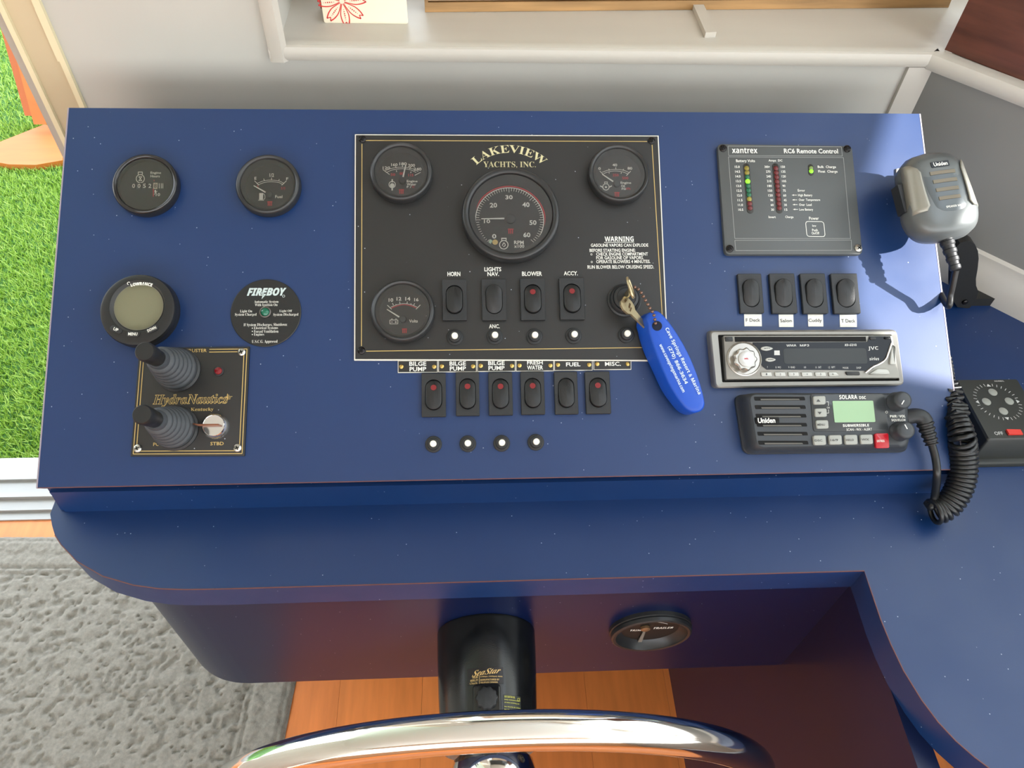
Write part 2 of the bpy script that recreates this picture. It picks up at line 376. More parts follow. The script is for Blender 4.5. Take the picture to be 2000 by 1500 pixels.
for y0, y1, z in ((.456, .474, FLOOR+.004), (.474, .50, FLOOR+.012), (.50, .512, FLOOR+.022), (.512, .545, FLOOR+.012), (.545, .60, FLOOR+.02)):
    b = B(); box(b, -1.6, -.0, y0, y1, FLOOR-.03, z); fin(b, 'threshold_rail', ALU, d1)
# outside ground
TURF = -.88
b = B(); box(b, -4, 1.5, .60, 6, TURF-.05, TURF); struct('ground', b, mat('turf_backing', (62, 104, 38), .9))
def turf():
    rng = np.random.default_rng(3); P = []
    for (xa, xb, ya, yb, n) in ((-1.05, -.35, .6, 1.3, 26000), (-1.5, -.75, 1.3, 2.0, 26000), (-1.9, -.95, 2.0, 3.0, 24000)):
        P.append(np.stack([rng.uniform(xa, xb, n), rng.uniform(ya, yb, n)], 1))
    P = np.concatenate(P); n = len(P); a = rng.uniform(0, 2*PI, n); h = rng.uniform(.010, .02, n); wd = rng.uniform(.0013, .0022, n); ln = rng.uniform(.2, 1.1, n)*h; la = rng.uniform(0, 2*PI, n)
    z = np.full(n, TURF)
    dx, dy = np.cos(a)*wd, np.sin(a)*wd; tx, ty = np.cos(la)*ln, np.sin(la)*ln
    V = np.stack([np.stack([P[:, 0]-dx, P[:, 1]-dy, z], 1), np.stack([P[:, 0]+dx, P[:, 1]+dy, z], 1), np.stack([P[:, 0]+tx, P[:, 1]+ty, z+h], 1)], 1).reshape(-1, 3)
    me = bpy.data.meshes.new('artificial_turf'); me.from_pydata(V.tolist(), [], np.arange(3*n).reshape(-1, 3).tolist()); 
    m = mat('turf_blade', (96, 160, 52), .5); nt = m.node_tree; g = nt.nodes.new('ShaderNodeNewGeometry'); r = nt.nodes.new('ShaderNodeValToRGB')
    e = r.color_ramp.elements; e[0].color = lin((124, 166, 52))+(1,); e[1].color = lin((176, 204, 100))+(1,); nt.links.new(g.outputs['Random Per Island'], r.inputs[0]); nt.links.new(r.outputs[0], nt.nodes['Principled BSDF'].inputs['Base Color'])
    me.materials.append(m); o = bpy.data.objects.new('artificial_turf', me); COL.objects.link(o)
    tag(o, 'bright green artificial turf blades outside the open doorway', 'turf', kind='stuff')
turf()

# ================================================================== console, counter, cabinet
t = empty('helm_console', 'sloped navy laminate helm console carrying the gauges and switches', 'console', Matrix.Identity(4))
b = B(); loft(b, [[(0, 0, 0-k), (FW, 0, 0-k), (FW, FD, 0-k), (0, FD, 0-k)] for k in (0.0, .012)][::-1])
o = fin(b, 'instrument_board', NAVY, t); o.matrix_local = PM
yt, zt = FD*math.cos(TH), FD*math.sin(TH)
b = B(); d = .002; loft(b, [[(x, d+.004, ZC), (x, d, ZC), (x, d, -.011), (x, .014, -.011)] for x in (.006, FW-.002)]); fin(b, 'riser', NAVY, t)
for nm, x0, x1 in (('side_panel', .0015, .012), ('side_panel', FW-.012, FW-.0015)):
    b = B(); loft(b, [[(x, .004, ZC), (x, yt-.002, ZC), (x, yt-.002, zt-.014), (x, .008, -.011)] for x in (x0, x1)]); fin(b, nm, NAVY, t)
b = B(); box(b, .012, FW-.012, yt-.014, yt-.002, ZC, zt-.016); fin(b, 'back_panel', NAVY, t)
b = B(); loft(b, [[(x, -.0003, z0) for x in (0, FW)]+[(x, .0005, z0) for x in (FW, 0)] for z0 in (-.0007, .0001)]); o = fin(b, 'edge_seam', SEAM, t); o.matrix_local = PM
for xa, xb in ((-.0003, .001), (FW-.001, FW+.0003)):
    b = B(); loft(b, [[(x, y, z0) for x, y in ((xa, 0), (xb, 0), (xb, FD), (xa, FD))] for z0 in (-.0012, .0002)])
    o = fin(b, 'edge_seam', mat('pale_laminate_edge', (150, 140, 150), .6), t, label='pale seam along the side edge'); o.matrix_local = PM

LC = [(-.007, .30), (-.007, .0), (-.0015, -.012), (.0045, -.0225), (.0132, -.0325), (.0322, -.0495), (.0591, -.0646), (.0883, -.0740), (.1114, -.0781), (.1339, -.0796), (.165, -.0800)]
RC = [(.7522, -.0797), (.7519, -.0975), (.7512, -.1265), (.7522, -.1488), (.7549, -.1719), (.7611, -.1963), (.768, -.214), (.7768, -.229), (.7868, -.2415), (.80, -.2545), (.83, -.277), (.88, -.302), (.95, -.318), (1.05, -.325)]
q1, q2 = rw(.30+.55, 0), rw(-.0, 0)
CT = LC+RC+[(1.5, -.325), (rw(1.0, 0).x, -.26), (rw(.9, 0).x, rw(.9, 0).y), (q2.x, q2.y), (-.007, YW)]
t = empty('countertop', 'navy laminate countertop with curved ends below the console', 'countertop', Matrix.Identity(4))
b = B()
V0 = [b.verts.new((x, y, ZC)) for x, y in CT]; V1 = [b.verts.new((x, y, ZC-.034)) for x, y in CT]
bmesh.ops.triangle_fill(b, edges=[b.edges.new((V0[i], V0[(i+1) % len(V0)])) for i in range(len(V0))], use_beauty=True)
bmesh.ops.triangle_fill(b, edges=[b.edges.new((V1[i], V1[(i+1) % len(V1)])) for i in range(len(V1))], use_beauty=True)
for i in range(len(V0)): j = (i+1) % len(V0); b.faces.new((V0[i], V0[j], V1[j], V1[i]))
fin(b, 'top', NAVY, t, 30)
b = B(); EP = (LC+RC)[3:]; q = [Vector(p) for p in EP]; A0, A1 = [], []
for i, p in enumerate(q):
    dd = (q[min(i+1, len(q)-1)]-q[max(i-1, 0)]).normalized(); n = Vector((dd.y, -dd.x)); A0.append(p+n*.0004); A1.append(p-n*.0004)
for i in range(len(q)-1):
    for a, c, e, g in ((A0[i], A0[i+1], ZC+.0002, ZC-.0006), ): face(b, [(a.x, a.y, g), (c.x, c.y, g), (c.x, c.y, e), (a.x, a.y, e)])
    face(b, [(A0[i].x, A0[i].y, ZC+.0002), (A0[i+1].x, A0[i+1].y, ZC+.0002), (A1[i+1].x, A1[i+1].y, ZC+.0002), (A1[i].x, A1[i].y, ZC+.0002)])
fin(b, 'edge_seam', SEAM, t, label='thin reddish seam along the front edge')

t = empty('helm_cabinet', 'navy cabinet below the countertop with rounded apron and knee space', 'cabinet', Matrix.Identity(4))
AP = smooth_path([(.05, .25, 0), (.05, .10, 0), (.0505, .03, 0), (.0525, -.010, 0), (.058, -.029, 0), (.067, -.046, 0), (.08, -.0585, 0), (.095, -.0675, 0), (.110, -.0725, 0), (.128, -.0748, 0), (.17, -.075, 0), (.45, -.075, 0), (.756, -.075, 0)], 4)
b = B(); z0, z1 = -.306, ZC-.034; n = len(AP); V = []
for k, off in ((z0, 0), (z1, 0), (z1, .014), (z0, .014)):
    row = []
    for i, p in enumerate(AP):
        dd = (AP[min(i+1, n-1)]-AP[max(i-1, 0)]).normalized(); nn = Vector((dd.y, -dd.x, 0)); row.append(b.verts.new((p.x-nn.x*off, p.y-nn.y*off, k)))
    V.append(row)
for a in range(4):
    c = (a+1) % 4
    for i in range(n-1): b.faces.new((V[a][i], V[a][i+1], V[c][i+1], V[c][i]))
for e in (0, n-1): b.faces.new([V[a][e] for a in range(4)])
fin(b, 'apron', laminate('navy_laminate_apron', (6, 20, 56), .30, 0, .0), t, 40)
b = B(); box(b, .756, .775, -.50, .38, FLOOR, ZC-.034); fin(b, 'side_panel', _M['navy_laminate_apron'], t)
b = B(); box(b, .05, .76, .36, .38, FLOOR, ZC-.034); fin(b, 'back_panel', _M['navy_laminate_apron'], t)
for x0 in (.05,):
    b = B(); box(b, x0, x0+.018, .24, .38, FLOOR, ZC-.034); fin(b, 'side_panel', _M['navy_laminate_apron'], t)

# ================================================================== rug
def rug():
    p0, p1, p2 = Zp(0, 1050, FLOOR), Zp(110, 1050, FLOOR), Zp(578, 1335, FLOOR)
    q = Zp(555, 1450, FLOOR); e = (Vector((q.x, q.y))-Vector((p2.x, p2.y))).normalized()   # right edge direction
    top = Vector((p1.x-p0.x, p1.y-p0.y)).normalized()
    nrm = Vector((e.y, -e.x));
    if nrm.x > 0: nrm = -nrm
    # corner = top line x right line
    A = np.array([[top.x, -e.x], [top.y, -e.y]]); s = np.linalg.solve(A, np.array([p2.x-p0.x, p2.y-p0.y])); C = Vector((p0.x+top.x*s[0], p0.y+top.y*s[0]))
    U, Vv, st = 1.1, .95, .0036; nu, nv = int(U/st), int(Vv/st)
    u, v = np.meshgrid(np.arange(nu)*st, np.arange(nv)*st, indexing='ij')
    rng = np.random.default_rng(5)
    def noise(f):
        a = rng.random((int(U*f)+4, int(Vv*f)+4)); x, y = u*f, v*f; i, j = x.astype(int), y.astype(int); fx, fy = x-i, y-j
        fx = fx*fx*(3-2*fx); fy = fy*fy*(3-2*fy)
        return (a[i, j]*(1-fx)+a[i+1, j]*fx)*(1-fy)+(a[i, j+1]*(1-fx)+a[i+1, j+1]*fx)*fy
    n1 = noise(75); n2 = noise(150); n3 = noise(40)
    h = n1*.003+n3*.002-np.clip((n2*.6+noise(90)*.4-.56)*7, 0, 1)*.0045
    d = np.minimum(u, v)
    bord = d < .075
    pat = (np.abs(np.sin(u*PI/.045)*np.sin(v*PI/.045)) > .35)*.002+n2*.002
    h = np.where(bord, pat, h)
    for k in (.012, .072, .085): h = h-.0045*np.exp(-((d-k)/.0035)**2)
    h = h+.009-.009*np.exp(-(d/.006)**2)
    X = C.x-top.x*u+e.x*v; Y = C.y-top.y*u+e.y*v; Zz = FLOOR+.001+h
    P = np.stack([X, Y, Zz], -1).reshape(-1, 3)
    I = np.arange(nu*nv).reshape(nu, nv); F = np.stack([I[:-1, :-1], I[1:, :-1], I[1:, 1:], I[:-1, 1:]], -1).reshape(-1, 4)
    me = bpy.data.meshes.new('rug'); me.from_pydata(P.tolist(), [], F.tolist()); me.shade_smooth()
    me.materials.append(mat('grey_rug', (134, 129, 119), .9, bump=.6, bscale=600, var=.15, vscale=160))
    o = bpy.data.objects.new('rug', me); COL.objects.link(o); tag(o, 'dark grey embossed rug with a border band on the wooden floor', 'rug')
rug()

# ================================================================== engraved main plate
def quad_local(t, corners, h): return [L(t, x, y, h) for x, y in corners]
mp = pthing('gauge_plate', 'large black engraved gauge plate with gold pinstripe in the middle of the console', 'plate', 995, 480)
h = .003
MPQ = quad_local(mp, [(691.5, 703.5), (1306, 705), (1286.5, 264.5), (693, 262)], h)
b = B(); solid(b, MPQ, 0, h-.0004, 0); fin(b, 'white_core', mat('white_plate_core', (224, 220, 208), .5), mp, label='white bevelled edge')
b = B(); solid(b, shrink(MPQ, .0011), h-.0005, h, 0); fin(b, 'plate_face', BLACKPLATE, mp)
b = B(); pin = [L(mp, x, y, h) for x, y in ((714, 274.5), (1264, 276.5))]; seg(b, pin[0], pin[1], .0007, h+.0002)
for a, c in (((707, 281), (706, 676)), ((1273.5, 283), (1297, 679)), ((715, 686), (1290, 678.5))): seg(b, L(mp, *a, h), L(mp, *c, h), .0007, h+.0002)
fin(b, 'pinstripe', GOLD, mp, 0)
b = B()
x0, y1 = L(mp, 913, 284, h); x1, y0 = L(mp, 1076, 319, h); W = x1-x0; bend = W*.62
text(b, 'LAKEVIEW', (x0+.002, y1-.0078, x1-.002, y1+.0007), h+.0002, 'serif', bend=bend, off=-.004)
ptext(b, mp, 'YACHTS, INC.', (944, 315.5, 1046.5, 328.5), h, style='serif', off=-.004)
fin(b, 'lettering', PALEGOLD, mp, 0, label='pale gold arched lettering')
b = B()
ptext(b, mp, 'WARNING', (1181, 462, 1237.5, 471.5), h, style='b'); seg(b, L(mp, 1180, 473.5, h), L(mp, 1238.5, 473, h), .0005, h+.0002)
for s, bx in (('GASOLINE VAPORS CAN EXPLODE', (1154, 476, 1266, 482)), ('BEFORE STARTING ENGINE:', (1151.5, 486, 1241, 492)), ('CHECK ENGINE COMPARTMENT', (1164.5, 493.3, 1265.5, 499.3)),
              ('FOR GASOLINE OF VAPORS.', (1164.5, 500.5, 1257, 506.5)), ('OPERATE BLOWERS 4 MINUTES.', (1164.5, 508, 1270, 514)), ('RUN BLOWER BELOW CRUISING SPEED.', (1147.5, 518.3, 1277, 524.6)),
              ('O', (1153.2, 495, 1157, 499)), ('O', (1153.8, 509.8, 1157.6, 513.8))): ptext(b, mp, s, bx, h, off=.012)
for s, bx in (('HORN', (874, 531, 899, 539.5)), ('LIGHTS', (946, 522, 979, 530)), ('NAV.', (952, 531.3, 974.5, 539.3)), ('BLOWER', (1019.5, 530.5, 1058.5, 539)), ('ACCY.', (1101, 530, 1128.5, 538)), ('ANC.', (955, 633.5, 976, 641.3))):
    ptext(b, mp, s, bx, h, off=.022)
fin(b, 'lettering', WHITE, mp, 0, label='white engraved lettering')
for x, y, m in ((708, 272, DSCREW), (1272.5, 275, DSCREW), (706, 685, DSCREW), (1297, 684, DSCREW)): screw(mp, x, y, h, .0036, m)

# ================================================================== round gauges
FACE = mat('dial_black', (22, 22, 21), .5); CONE = mat('dial_grey_cone', (66, 67, 68), .45)
BEZ = mat('bezel_black', (38, 39, 40), .36); BEZG = mat('bezel_gloss', (30, 30, 31), .18)
def gauge(name, label, bx, cat='gauge', base=0.0, bez=BEZ, hgt=.011, fr=.74, inner=.845):
    px, py = (bx[0]+bx[2])/2, (bx[1]+bx[3])/2
    t = pthing(name, label, cat, px, py, 'round gauges on the console', h=base+hgt*.5)
    t.matrix_world = t.matrix_world @ Matrix.Translation((0, 0, base))
    R = abs(L(t, bx[2], py, base+hgt*.5)[0]-L(t, bx[0], py, base+hgt*.5)[0])/2
    b = B(); lathe(b, [(R*.985, 0), (R, .0015), (R, hgt-.003), (R*.975, hgt-.0008), (R*.93, hgt), (R*.885, hgt-.0006), (inner*R+.0004, hgt-.002), (inner*R, hgt-.0035)], 72, c0=True, c1=False); fin(b, 'bezel', bez, t, 50)
    b = B(); lathe(b, [(inner*R, hgt-.0035), (R*fr, .0035)], 64, c0=False, c1=False); fin(b, 'dial_ring', CONE if fr < .8 else FACE, t)
    b = B(); disc(b, 0, 0, R*fr+.0003, .0034, 64); fin(b, 'dial_face', FACE, t)
    t['_R'] = R; t['_base'] = base; t['_dz'] = .0037; t['_gz'] = hgt-.003
    return t
def gl(t, px, py): return L(t, px, py, t['_base']+t['_dz'])
def finish(t, wh, rd, needle=None, hub=.0035, extra=None):
    for bmx, m, l in ((wh, WHITE, 'white scale and words'), (rd, RED, 'red scale marks')):
        if bmx is not None: fin(bmx, 'dial_marking', m, t, 0, label=l)
    if needle:
        p, q = Vector(gl(t, *needle[0])), Vector(gl(t, *needle[1])); d = (p-q).normalized(); n = Vector((-d.y, d.x))
        b = B(); solid(b, [tuple(q-n*.0007), tuple(p-n*.0004), tuple(p+n*.0004), tuple(q+n*.0007)], .0050, .0056); fin(b, 'needle', WHITE, t, 0)
        c = q-d*hub*1.2 if extra is None else Vector(gl(t, *extra))
        b = B(); lathe(b, [(hub, .0045), (hub, .006), (hub*.8, .0066)], 24, c.x, c.y); fin(b, 'needle_hub', BLKS, t)
    b = B(); lathe(b, [(t['_R']*.845, t['_gz']), (t['_R']*.845, t['_gz']+.0006)], 64); fin(b, 'lens', GLASS, t)
def gw(bm, t, s, bx, **k):
    hh = t['_base']+t['_dz']; x0, y1 = L(t, bx[0], bx[1], hh); x1, y0 = L(t, bx[2], bx[3], hh); k.setdefault('off', .02); text(bm, s, (x0, y0, x1, y1), t['_dz'], **k)
def gs(bm, t, p, q, w=.0005): seg(bm, gl(t, *p), gl(t, *q), w, t['_dz'])
def gcurve(bm, t, pts, w=.0005):
    P = [Vector(gl(t, *p)) for p in pts]; P = [Vector((p.x, p.y, 0)) for p in P]; q = smooth_path(P, 6)
    for a, c in zip(q, q[1:]): seg(bm, a.xy, c.xy, w, t['_dz'])
def logo(bm, t, cx, cy, w=10, hh=8):      # little red maker's mark: a bar over three short posts
    gs(bm, t, (cx-w/2, cy-hh/2), (cx+w/2, cy-hh/2), .0009)
    for k in (-.32, 0, .32): gs(bm, t, (cx+k*w, cy-hh/2), (cx+k*w, cy+hh/2), .0009)
def loop(bm, t, cx, cy, r, w=.0007, n=28):
    P = [gl(t, cx+r*math.cos(2*PI*i/n), cy+r*math.sin(2*PI*i/n)) for i in range(n)]
    for i in range(n): seg(bm, P[i], P[(i+1) % n], w, t['_dz'])

# engine hour meter
t = gauge('engine_hour_meter', 'round black engine hour meter with counter window at upper left of the console', (222, 305, 350, 419.5), bez=BEZG, fr=.835)
wh, rd = B(), B()
gw(wh, t, 'Engine', (294, 335, 314.5, 341)); gw(wh, t, 'Hours', (294, 341.5, 312, 346.5))
loop(wh, t, 274, 349, 8); gs(wh, t, (270, 341), (270, 336), .0007); gs(wh, t, (278, 341), (278, 336), .0007); gs(wh, t, (269.5, 336), (278.5, 336), .0007); gs(wh, t, (271, 345), (277, 353), .0006); gs(wh, t, (277, 345), (271, 353), .0006); gs(wh, t, (271, 345), (277, 345), .0006); gs(wh, t, (271, 353), (277, 353), .0006)
gw(wh, t, '1', (302, 371, 304.5, 376)); gs(wh, t, (301, 380), (307, 373), .0005); gw(wh, t, '10', (304.5, 377, 312.5, 383))
gs(rd, t, (299.5, 368), (299.5, 384), .0008); gs(rd, t, (301, 351), (301, 354), .0006)
CW = mat('counter_wheel', (46, 48, 52), .5); z = t['_dz']
for i, dch in enumerate('00528'):
    x0, x1 = 256.5+i*10.6, 265.5+i*10.6; a = gl(t, x0, 369); c = gl(t, x1, 357)
    b = B(); solid(b, [a, (c[0], a[1]), c, (a[0], c[1])], .0030, .0040, .0003); o = fin(b, 'counter_digit', mat('counter_wheel_white', (196, 190, 172), .5) if i == 4 else CW, t)
    b = B(); hh = t['_base']+.0041; X0, Y1 = L(t, x0+2, 359, hh); X1, Y0 = L(t, x1-2, 367, hh); text(b, dch, (X0, Y0, X1, Y1), .00415, off=.01); fin(b, 'numeral', BLK if i == 4 else WHITE, o, 0)
for k in (311, 315, 318): gs(wh, t, (k, 358), (k, 368), .0006)
finish(t, wh, rd)

# fuel gauge
t = gauge('fuel_gauge', 'round black fuel gauge marked E to F with its needle near empty', (462, 305.5, 587.5, 420))
wh, rd = B(), B()
gw(wh, t, 'E', (497, 345.5, 501, 351)); gw(wh, t, '1/2', (526.5, 338.5, 535, 345.5)); gw(wh, t, 'F', (559, 346.5, 563, 352)); gw(wh, t, 'Fuel', (537.5, 381.3, 551.5, 387))
gcurve(wh, t, [(501, 358.5), (516, 353), (530, 351.8), (545, 353.5), (555, 358.5)], .0005); gcurve(wh, t, [(503, 361.5), (516, 356.5), (530, 355), (545, 356.7), (552.5, 361)], .0005)
for p, q in (((497, 353), (506, 362)), ((515, 349), (516.5, 353)), ((530.3, 347), (530.3, 352)), ((545.5, 350), (544.5, 353)), ((559.5, 353), (550, 362))): gs(wh, t, p, q, .0006)
a = gl(t, 506, 390); c = gl(t, 514, 377); face(wh, [(a[0], a[1], .0037), (c[0], a[1], .0037), (c[0], c[1], .0037), (a[0], c[1], .0037)]); gcurve(wh, t, [(514, 378), (517, 381), (517.5, 387), (515, 389.5)], .0005); gs(wh, t, (504.5, 391), (515.5, 391), .0006)
gw(rd, t, '1/1', (549.5, 365, 556.5, 370.5)); gs(rd, t, (502, 362), (505, 366)); logo(rd, t, 527, 398)
gs(rd, t, (500, 314), (530, 312.5), .0005)
finish(t, wh, rd, ((496.5, 364), (519.5, 377)))
# water temperature
t = gauge('water_temperature_gauge', 'engine water temperature gauge marked 120 to 240 at upper left of the black plate', (723, 281, 845, 394.5), base=.003)
wh, rd = B(), B()
for s, bx in (('120', (747.5, 325, 762, 331)), ('160', (764, 318.8, 776.5, 324.6)), ('180', (780, 317, 794.5, 323)), ('200', (797, 320, 810.5, 326)), ('240', (808, 327.3, 823, 333.3))): gw(wh, t, s, bx, off=.02)
gcurve(wh, t, [(751, 334), (766, 328.5), (785, 326.5), (803, 328.8), (817, 335)]); gcurve(wh, t, [(754, 337), (768, 331.5), (785, 329.5), (801, 331.5), (813, 337)])
for p, q in (((748, 331.5), (761, 341)), ((772, 324.5), (774, 328)), ((786, 323), (786, 327)), ((802, 326), (800, 330)), ((821.5, 336.5), (810, 342.5)), ((774, 332.5), (775, 336)), ((803, 335), (802, 338))): gs(wh, t, p, q, .0006)
loop(wh, t, 766, 360.5, 6.3); disc(wh, *gl(t, 766, 362), .0022, .0037); gs(wh, t, (766, 350), (766, 356), .0012); gs(wh, t, (766, 366), (766, 372), .0014)
gw(wh, t, 'Engine', (794.5, 351.5, 815.5, 357.5)); gw(wh, t, 'Water', (794.5, 357.5, 813, 362.5)); gw(wh, t, 'F /', (794.5, 363, 803.5, 367)); gw(rd, t, 'C', (805, 363, 809.5, 367))
for s, bx in (('50', (763, 338.5, 772, 343.5)), ('80', (780.5, 336.5, 788, 341.5)), ('115', (797.5, 339.5, 807.5, 344.5))): gw(rd, t, s, bx, off=.02)
logo(rd, t, 784, 374.5)
finish(t, wh, rd, ((793, 323), (787.5, 347)), extra=(786, 354))
# oil pressure
t = gauge('oil_pressure_gauge', 'engine oil pressure gauge marked 0 to 80 at upper right of the black plate', (1149, 285.5, 1267.5, 396), base=.003)
wh, rd = B(), B()
for s, bx in (('0', (1168.5, 326.5, 1173.5, 331.8)), ('40', (1196, 319.5, 1205.5, 325)), ('80', (1225.5, 326, 1235, 331.5))): gw(wh, t, s, bx, off=.02)
gcurve(wh, t, [(1176, 336.5), (1188, 332.3), (1202.5, 330.8), (1217, 332.3), (1228.5, 337)]); gcurve(wh, t, [(1179, 339), (1190, 335.3), (1202.5, 334), (1215, 335.5), (1226, 339.5)])
for p, q in (((1171.5, 334), (1180, 342.5)), ((1189, 329.5), (1190, 333)), ((1202.7, 326.5), (1202.7, 331)), ((1218, 330), (1216.5, 333)), ((1232, 334), (1223.5, 343)), ((1189.5, 336.5), (1190, 339)), ((1213.5, 336.5), (1213, 339.5))): gs(wh, t, p, q, .0006)
loop(wh, t, 1183.5, 365, 6.2, .0007); gs(wh, t, (1181, 359), (1181, 355.5), .0006); gs(wh, t, (1186, 359), (1186, 355.5), .0006); gs(wh, t, (1180, 355.5), (1187, 355.5), .0007); disc(wh, *gl(t, 1183.5, 365.5), .001, .0037); gs(wh, t, (1172, 363), (1178, 366), .001); gs(wh, t, (1195, 363), (1189, 366), .001)
gw(wh, t, 'Engine', (1212, 354.5, 1233, 360.5)); gw(wh, t, 'Oil', (1213, 360.8, 1220.5, 366)); gw(wh, t, 'PSI', (1214, 367, 1222.5, 371)); gw(rd, t, 'kPa', (1223, 366, 1231.5, 370.5))
for s, bx in (('250', (1196.5, 339.5, 1208.5, 344.5)), ('500', (1215, 345, 1227.5, 350.5))): gw(rd, t, s, bx, off=.02)
logo(rd, t, 1205, 380)
finish(t, wh, rd, ((1175.5, 341.5), (1197, 356)))
# voltmeter
t = gauge('voltmeter', 'round voltmeter marked 10 to 16 at lower left of the black plate', (724.5, 549.5, 849.5, 667), base=.003)
wh, rd = B(), B()
for s, bx in (('10', (759, 582.5, 768, 589.5)), ('12', (774.5, 580, 784, 587)), ('14', (791.5, 580, 801.5, 587)), ('16', (809, 582, 817.5, 588.5))): gw(wh, t, s, bx, off=.025)
gcurve(wh, t, [(763, 600), (776, 595), (789, 593), (803, 595), (815, 600)], .0005); gcurve(rd, t, [(765, 601.5), (777, 597), (789, 595), (802, 597), (813, 601.5)], .0007)
for p, q in (((756.5, 596), (765, 604)), ((766.5, 592), (768.5, 596)), ((780.5, 589), (781.5, 594)), ((795.5, 589), (795, 593.5)), ((810, 592.5), (808, 596)), ((821, 595.5), (812.5, 604)), ((773, 594), (774, 596)), ((803, 592.5), (802, 595))): gs(wh, t, p, q, .0006)
for p, q in (((761.5, 625), (777, 625)), ((777, 625), (777, 632.5)), ((777, 632.5), (761.5, 632.5)), ((761.5, 632.5), (761.5, 625)), ((764, 623), (767, 623)), ((772, 623), (775, 623)), ((764, 629), (767, 629)), ((771, 629), (775, 629)), ((773, 627), (773, 631))): gs(wh, t, p, q, .0006)
gw(wh, t, 'Volts', (799, 624, 816, 630)); logo(rd, t, 790, 646.5, 10, 8); gs(wh, t, (832, 617), (839, 617), .0005)
disc(wh, *gl(t, 785, 628), .0012, .0038)
finish(t, wh, rd, ((756, 605), (780, 620)))
# tachometer
t = gauge('tachometer', 'large tachometer in the middle of the black plate reading about 900 rpm', (902.5, 330, 1092.5, 511), base=.003, hgt=.014, fr=.72, inner=.86)
wh, rd = B(), B(); R = t['_R']; z = t['_dz']
cx, cy = gl(t, 995.5, 429.5); r = (gl(t, 1064, 429)[0]-gl(t, 931, 429)[0])/2
a0, a1 = math.radians(225), math.radians(-45)
arc(wh, cx, cy, r, a0, a1, .0007, z, 70); arc(rd, cx, cy, r+.0015, a0, a1, .0011, z, 70)
for i in range(61):
    a = a0+(a1-a0)*i/60; ln = .0048 if i % 10 == 0 else .0034; d = Vector((math.cos(a), math.sin(a))); c = Vector((cx, cy)); seg(wh, c+d*(r-ln), c+d*(r-.0003), .00045, z)
for s, bx in (('0', (961, 457, 969.5, 466)), ('10', (945, 428.5, 957.5, 436)), ('20', (956.5, 396, 971, 405.5)), ('30', (987, 381, 1001.5, 389.5)), ('40', (1020, 395, 1034.5, 404.5)), ('50', (1034, 430, 1048, 439.5)), ('60', (1022, 454, 1036, 463.5))): gw(wh, t, s, bx, off=.025)
gw(wh, t, 'RPM', (1004, 470, 1023, 477)); gw(wh, t, 'x100', (1004, 477.5, 1024, 484))
loop(wh, t, 984, 478, 8.3, .0008); gs(wh, t, (980, 470), (980, 466), .0007); gs(wh, t, (988.5, 470), (988.5, 466), .0007); gs(wh, t, (979, 465.5), (989.5, 465.5), .001); gcurve(wh, t, [(981, 480), (984, 474), (987, 479), (983, 482)], .0007)
logo(rd, t, 997.5, 452, 11, 9)
b = B(); disc(b, *gl(t, 967, 473), .0027, .0038); fin(b, 'indicator_dot', mat('amber_dot', (206, 178, 110), .4), t, label='amber round dot')
b = B(); face(b, [(x, y, .0038) for x, y in (gl(t, 954, 473), gl(t, 958.5, 476.5), gl(t, 962, 470), gl(t, 957.5, 467))]); fin(b, 'indicator_dot', mat('pale_green_mark', (170, 196, 172), .5), t, label='pale green mark at zero')
finish(t, wh, rd, ((940, 428.5), (985, 428)), hub=.0048, extra=(997, 428.5))

# ================================================================== depth display
t = pthing('depth_display', 'round black depth display with grey screen above the thruster plate', 'gauge', 272, 607)
R = .0345; Hh = .019
ox, oy = L(t, 267.5, 604, Hh); bx0, by0 = L(t, 277, 609, .002)
b = B(); loft(b, [at(circ(R*1.0, 64, bx0, by0), 0), at(circ(R*.99, 64, bx0, by0), .004), at(circ(R*.985, 64, ox, oy), Hh-.004), at(circ(R*.955, 64, ox, oy), Hh-.0008), at(circ(R*.90, 64, ox, oy), Hh), at(circ(R*.72, 64, ox, oy+.003), Hh), at(circ(R*.68, 64, ox, oy+.003), Hh-.0045), at(circ(R*.6, 64, ox, oy+.003), Hh-.005)], True, False); fin(b, 'housing', BLK, t, 40)
b = B(); lathe(b, [(R*.715, Hh-.0002), (R*.66, Hh-.0042)], 64, ox, oy+.003, False, False); fin(b, 'inner_ring', CONE, t)
lx, ly = L(t, 270.5, 599, Hh-.004)
b = B(); lathe(b, [(R*.64, Hh-.0052), (R*.63, Hh-.0046)], 48, lx, ly); fin(b, 'screen', LCD, t)
b = B(); arc(b, lx, ly, R*.635, 0, 2*PI, .0006, Hh-.0044, 48); fin(b, 'screen_rim', mat('screen_rim_grey', (120, 118, 104), .4), t)
b = B(); x0, y1 = L(t, 249, 549.5, Hh); x1, y0 = L(t, 298, 556.5, Hh); text(b, 'LOWRANCE', (x0+.003, y1-.0038, x1, y1-.0008), Hh+.0002, 'b', bend=.03, off=.03)
d2 = Vector(L(t, 251.5, 553.5, Hh)); arc(b, d2.x, d2.y, .0012, .6, 4.6, .0006, Hh+.0002, 12)
fin(b, 'lettering', WHITE, t, 0)
for s, px, py, rt in (('UP', 227.5, 644, -.42), ('MENU', 260.5, 653, -.02), ('DOWN', 297.5, 643.5, .45)):
    x, y = L(t, px, py, Hh); c, sn = math.cos(rt), math.sin(rt)
    b = B(); solid(b, [(x+u*c-v*sn, y+u*sn+v*c) for u, v in rr(.0115, .0055, .0025)], Hh-.0005, Hh+.0011, .0005); o = fin(b, 'button', BLKS, t)
    b = B(); wd = .0045 if s == 'UP' else .0082; text(b, s, (x-wd/2, y-.0014, x+wd/2, y+.0014), Hh+.0013, '', off=.03, rot=rt); fin(b, 'lettering', WHITE, o, 0)

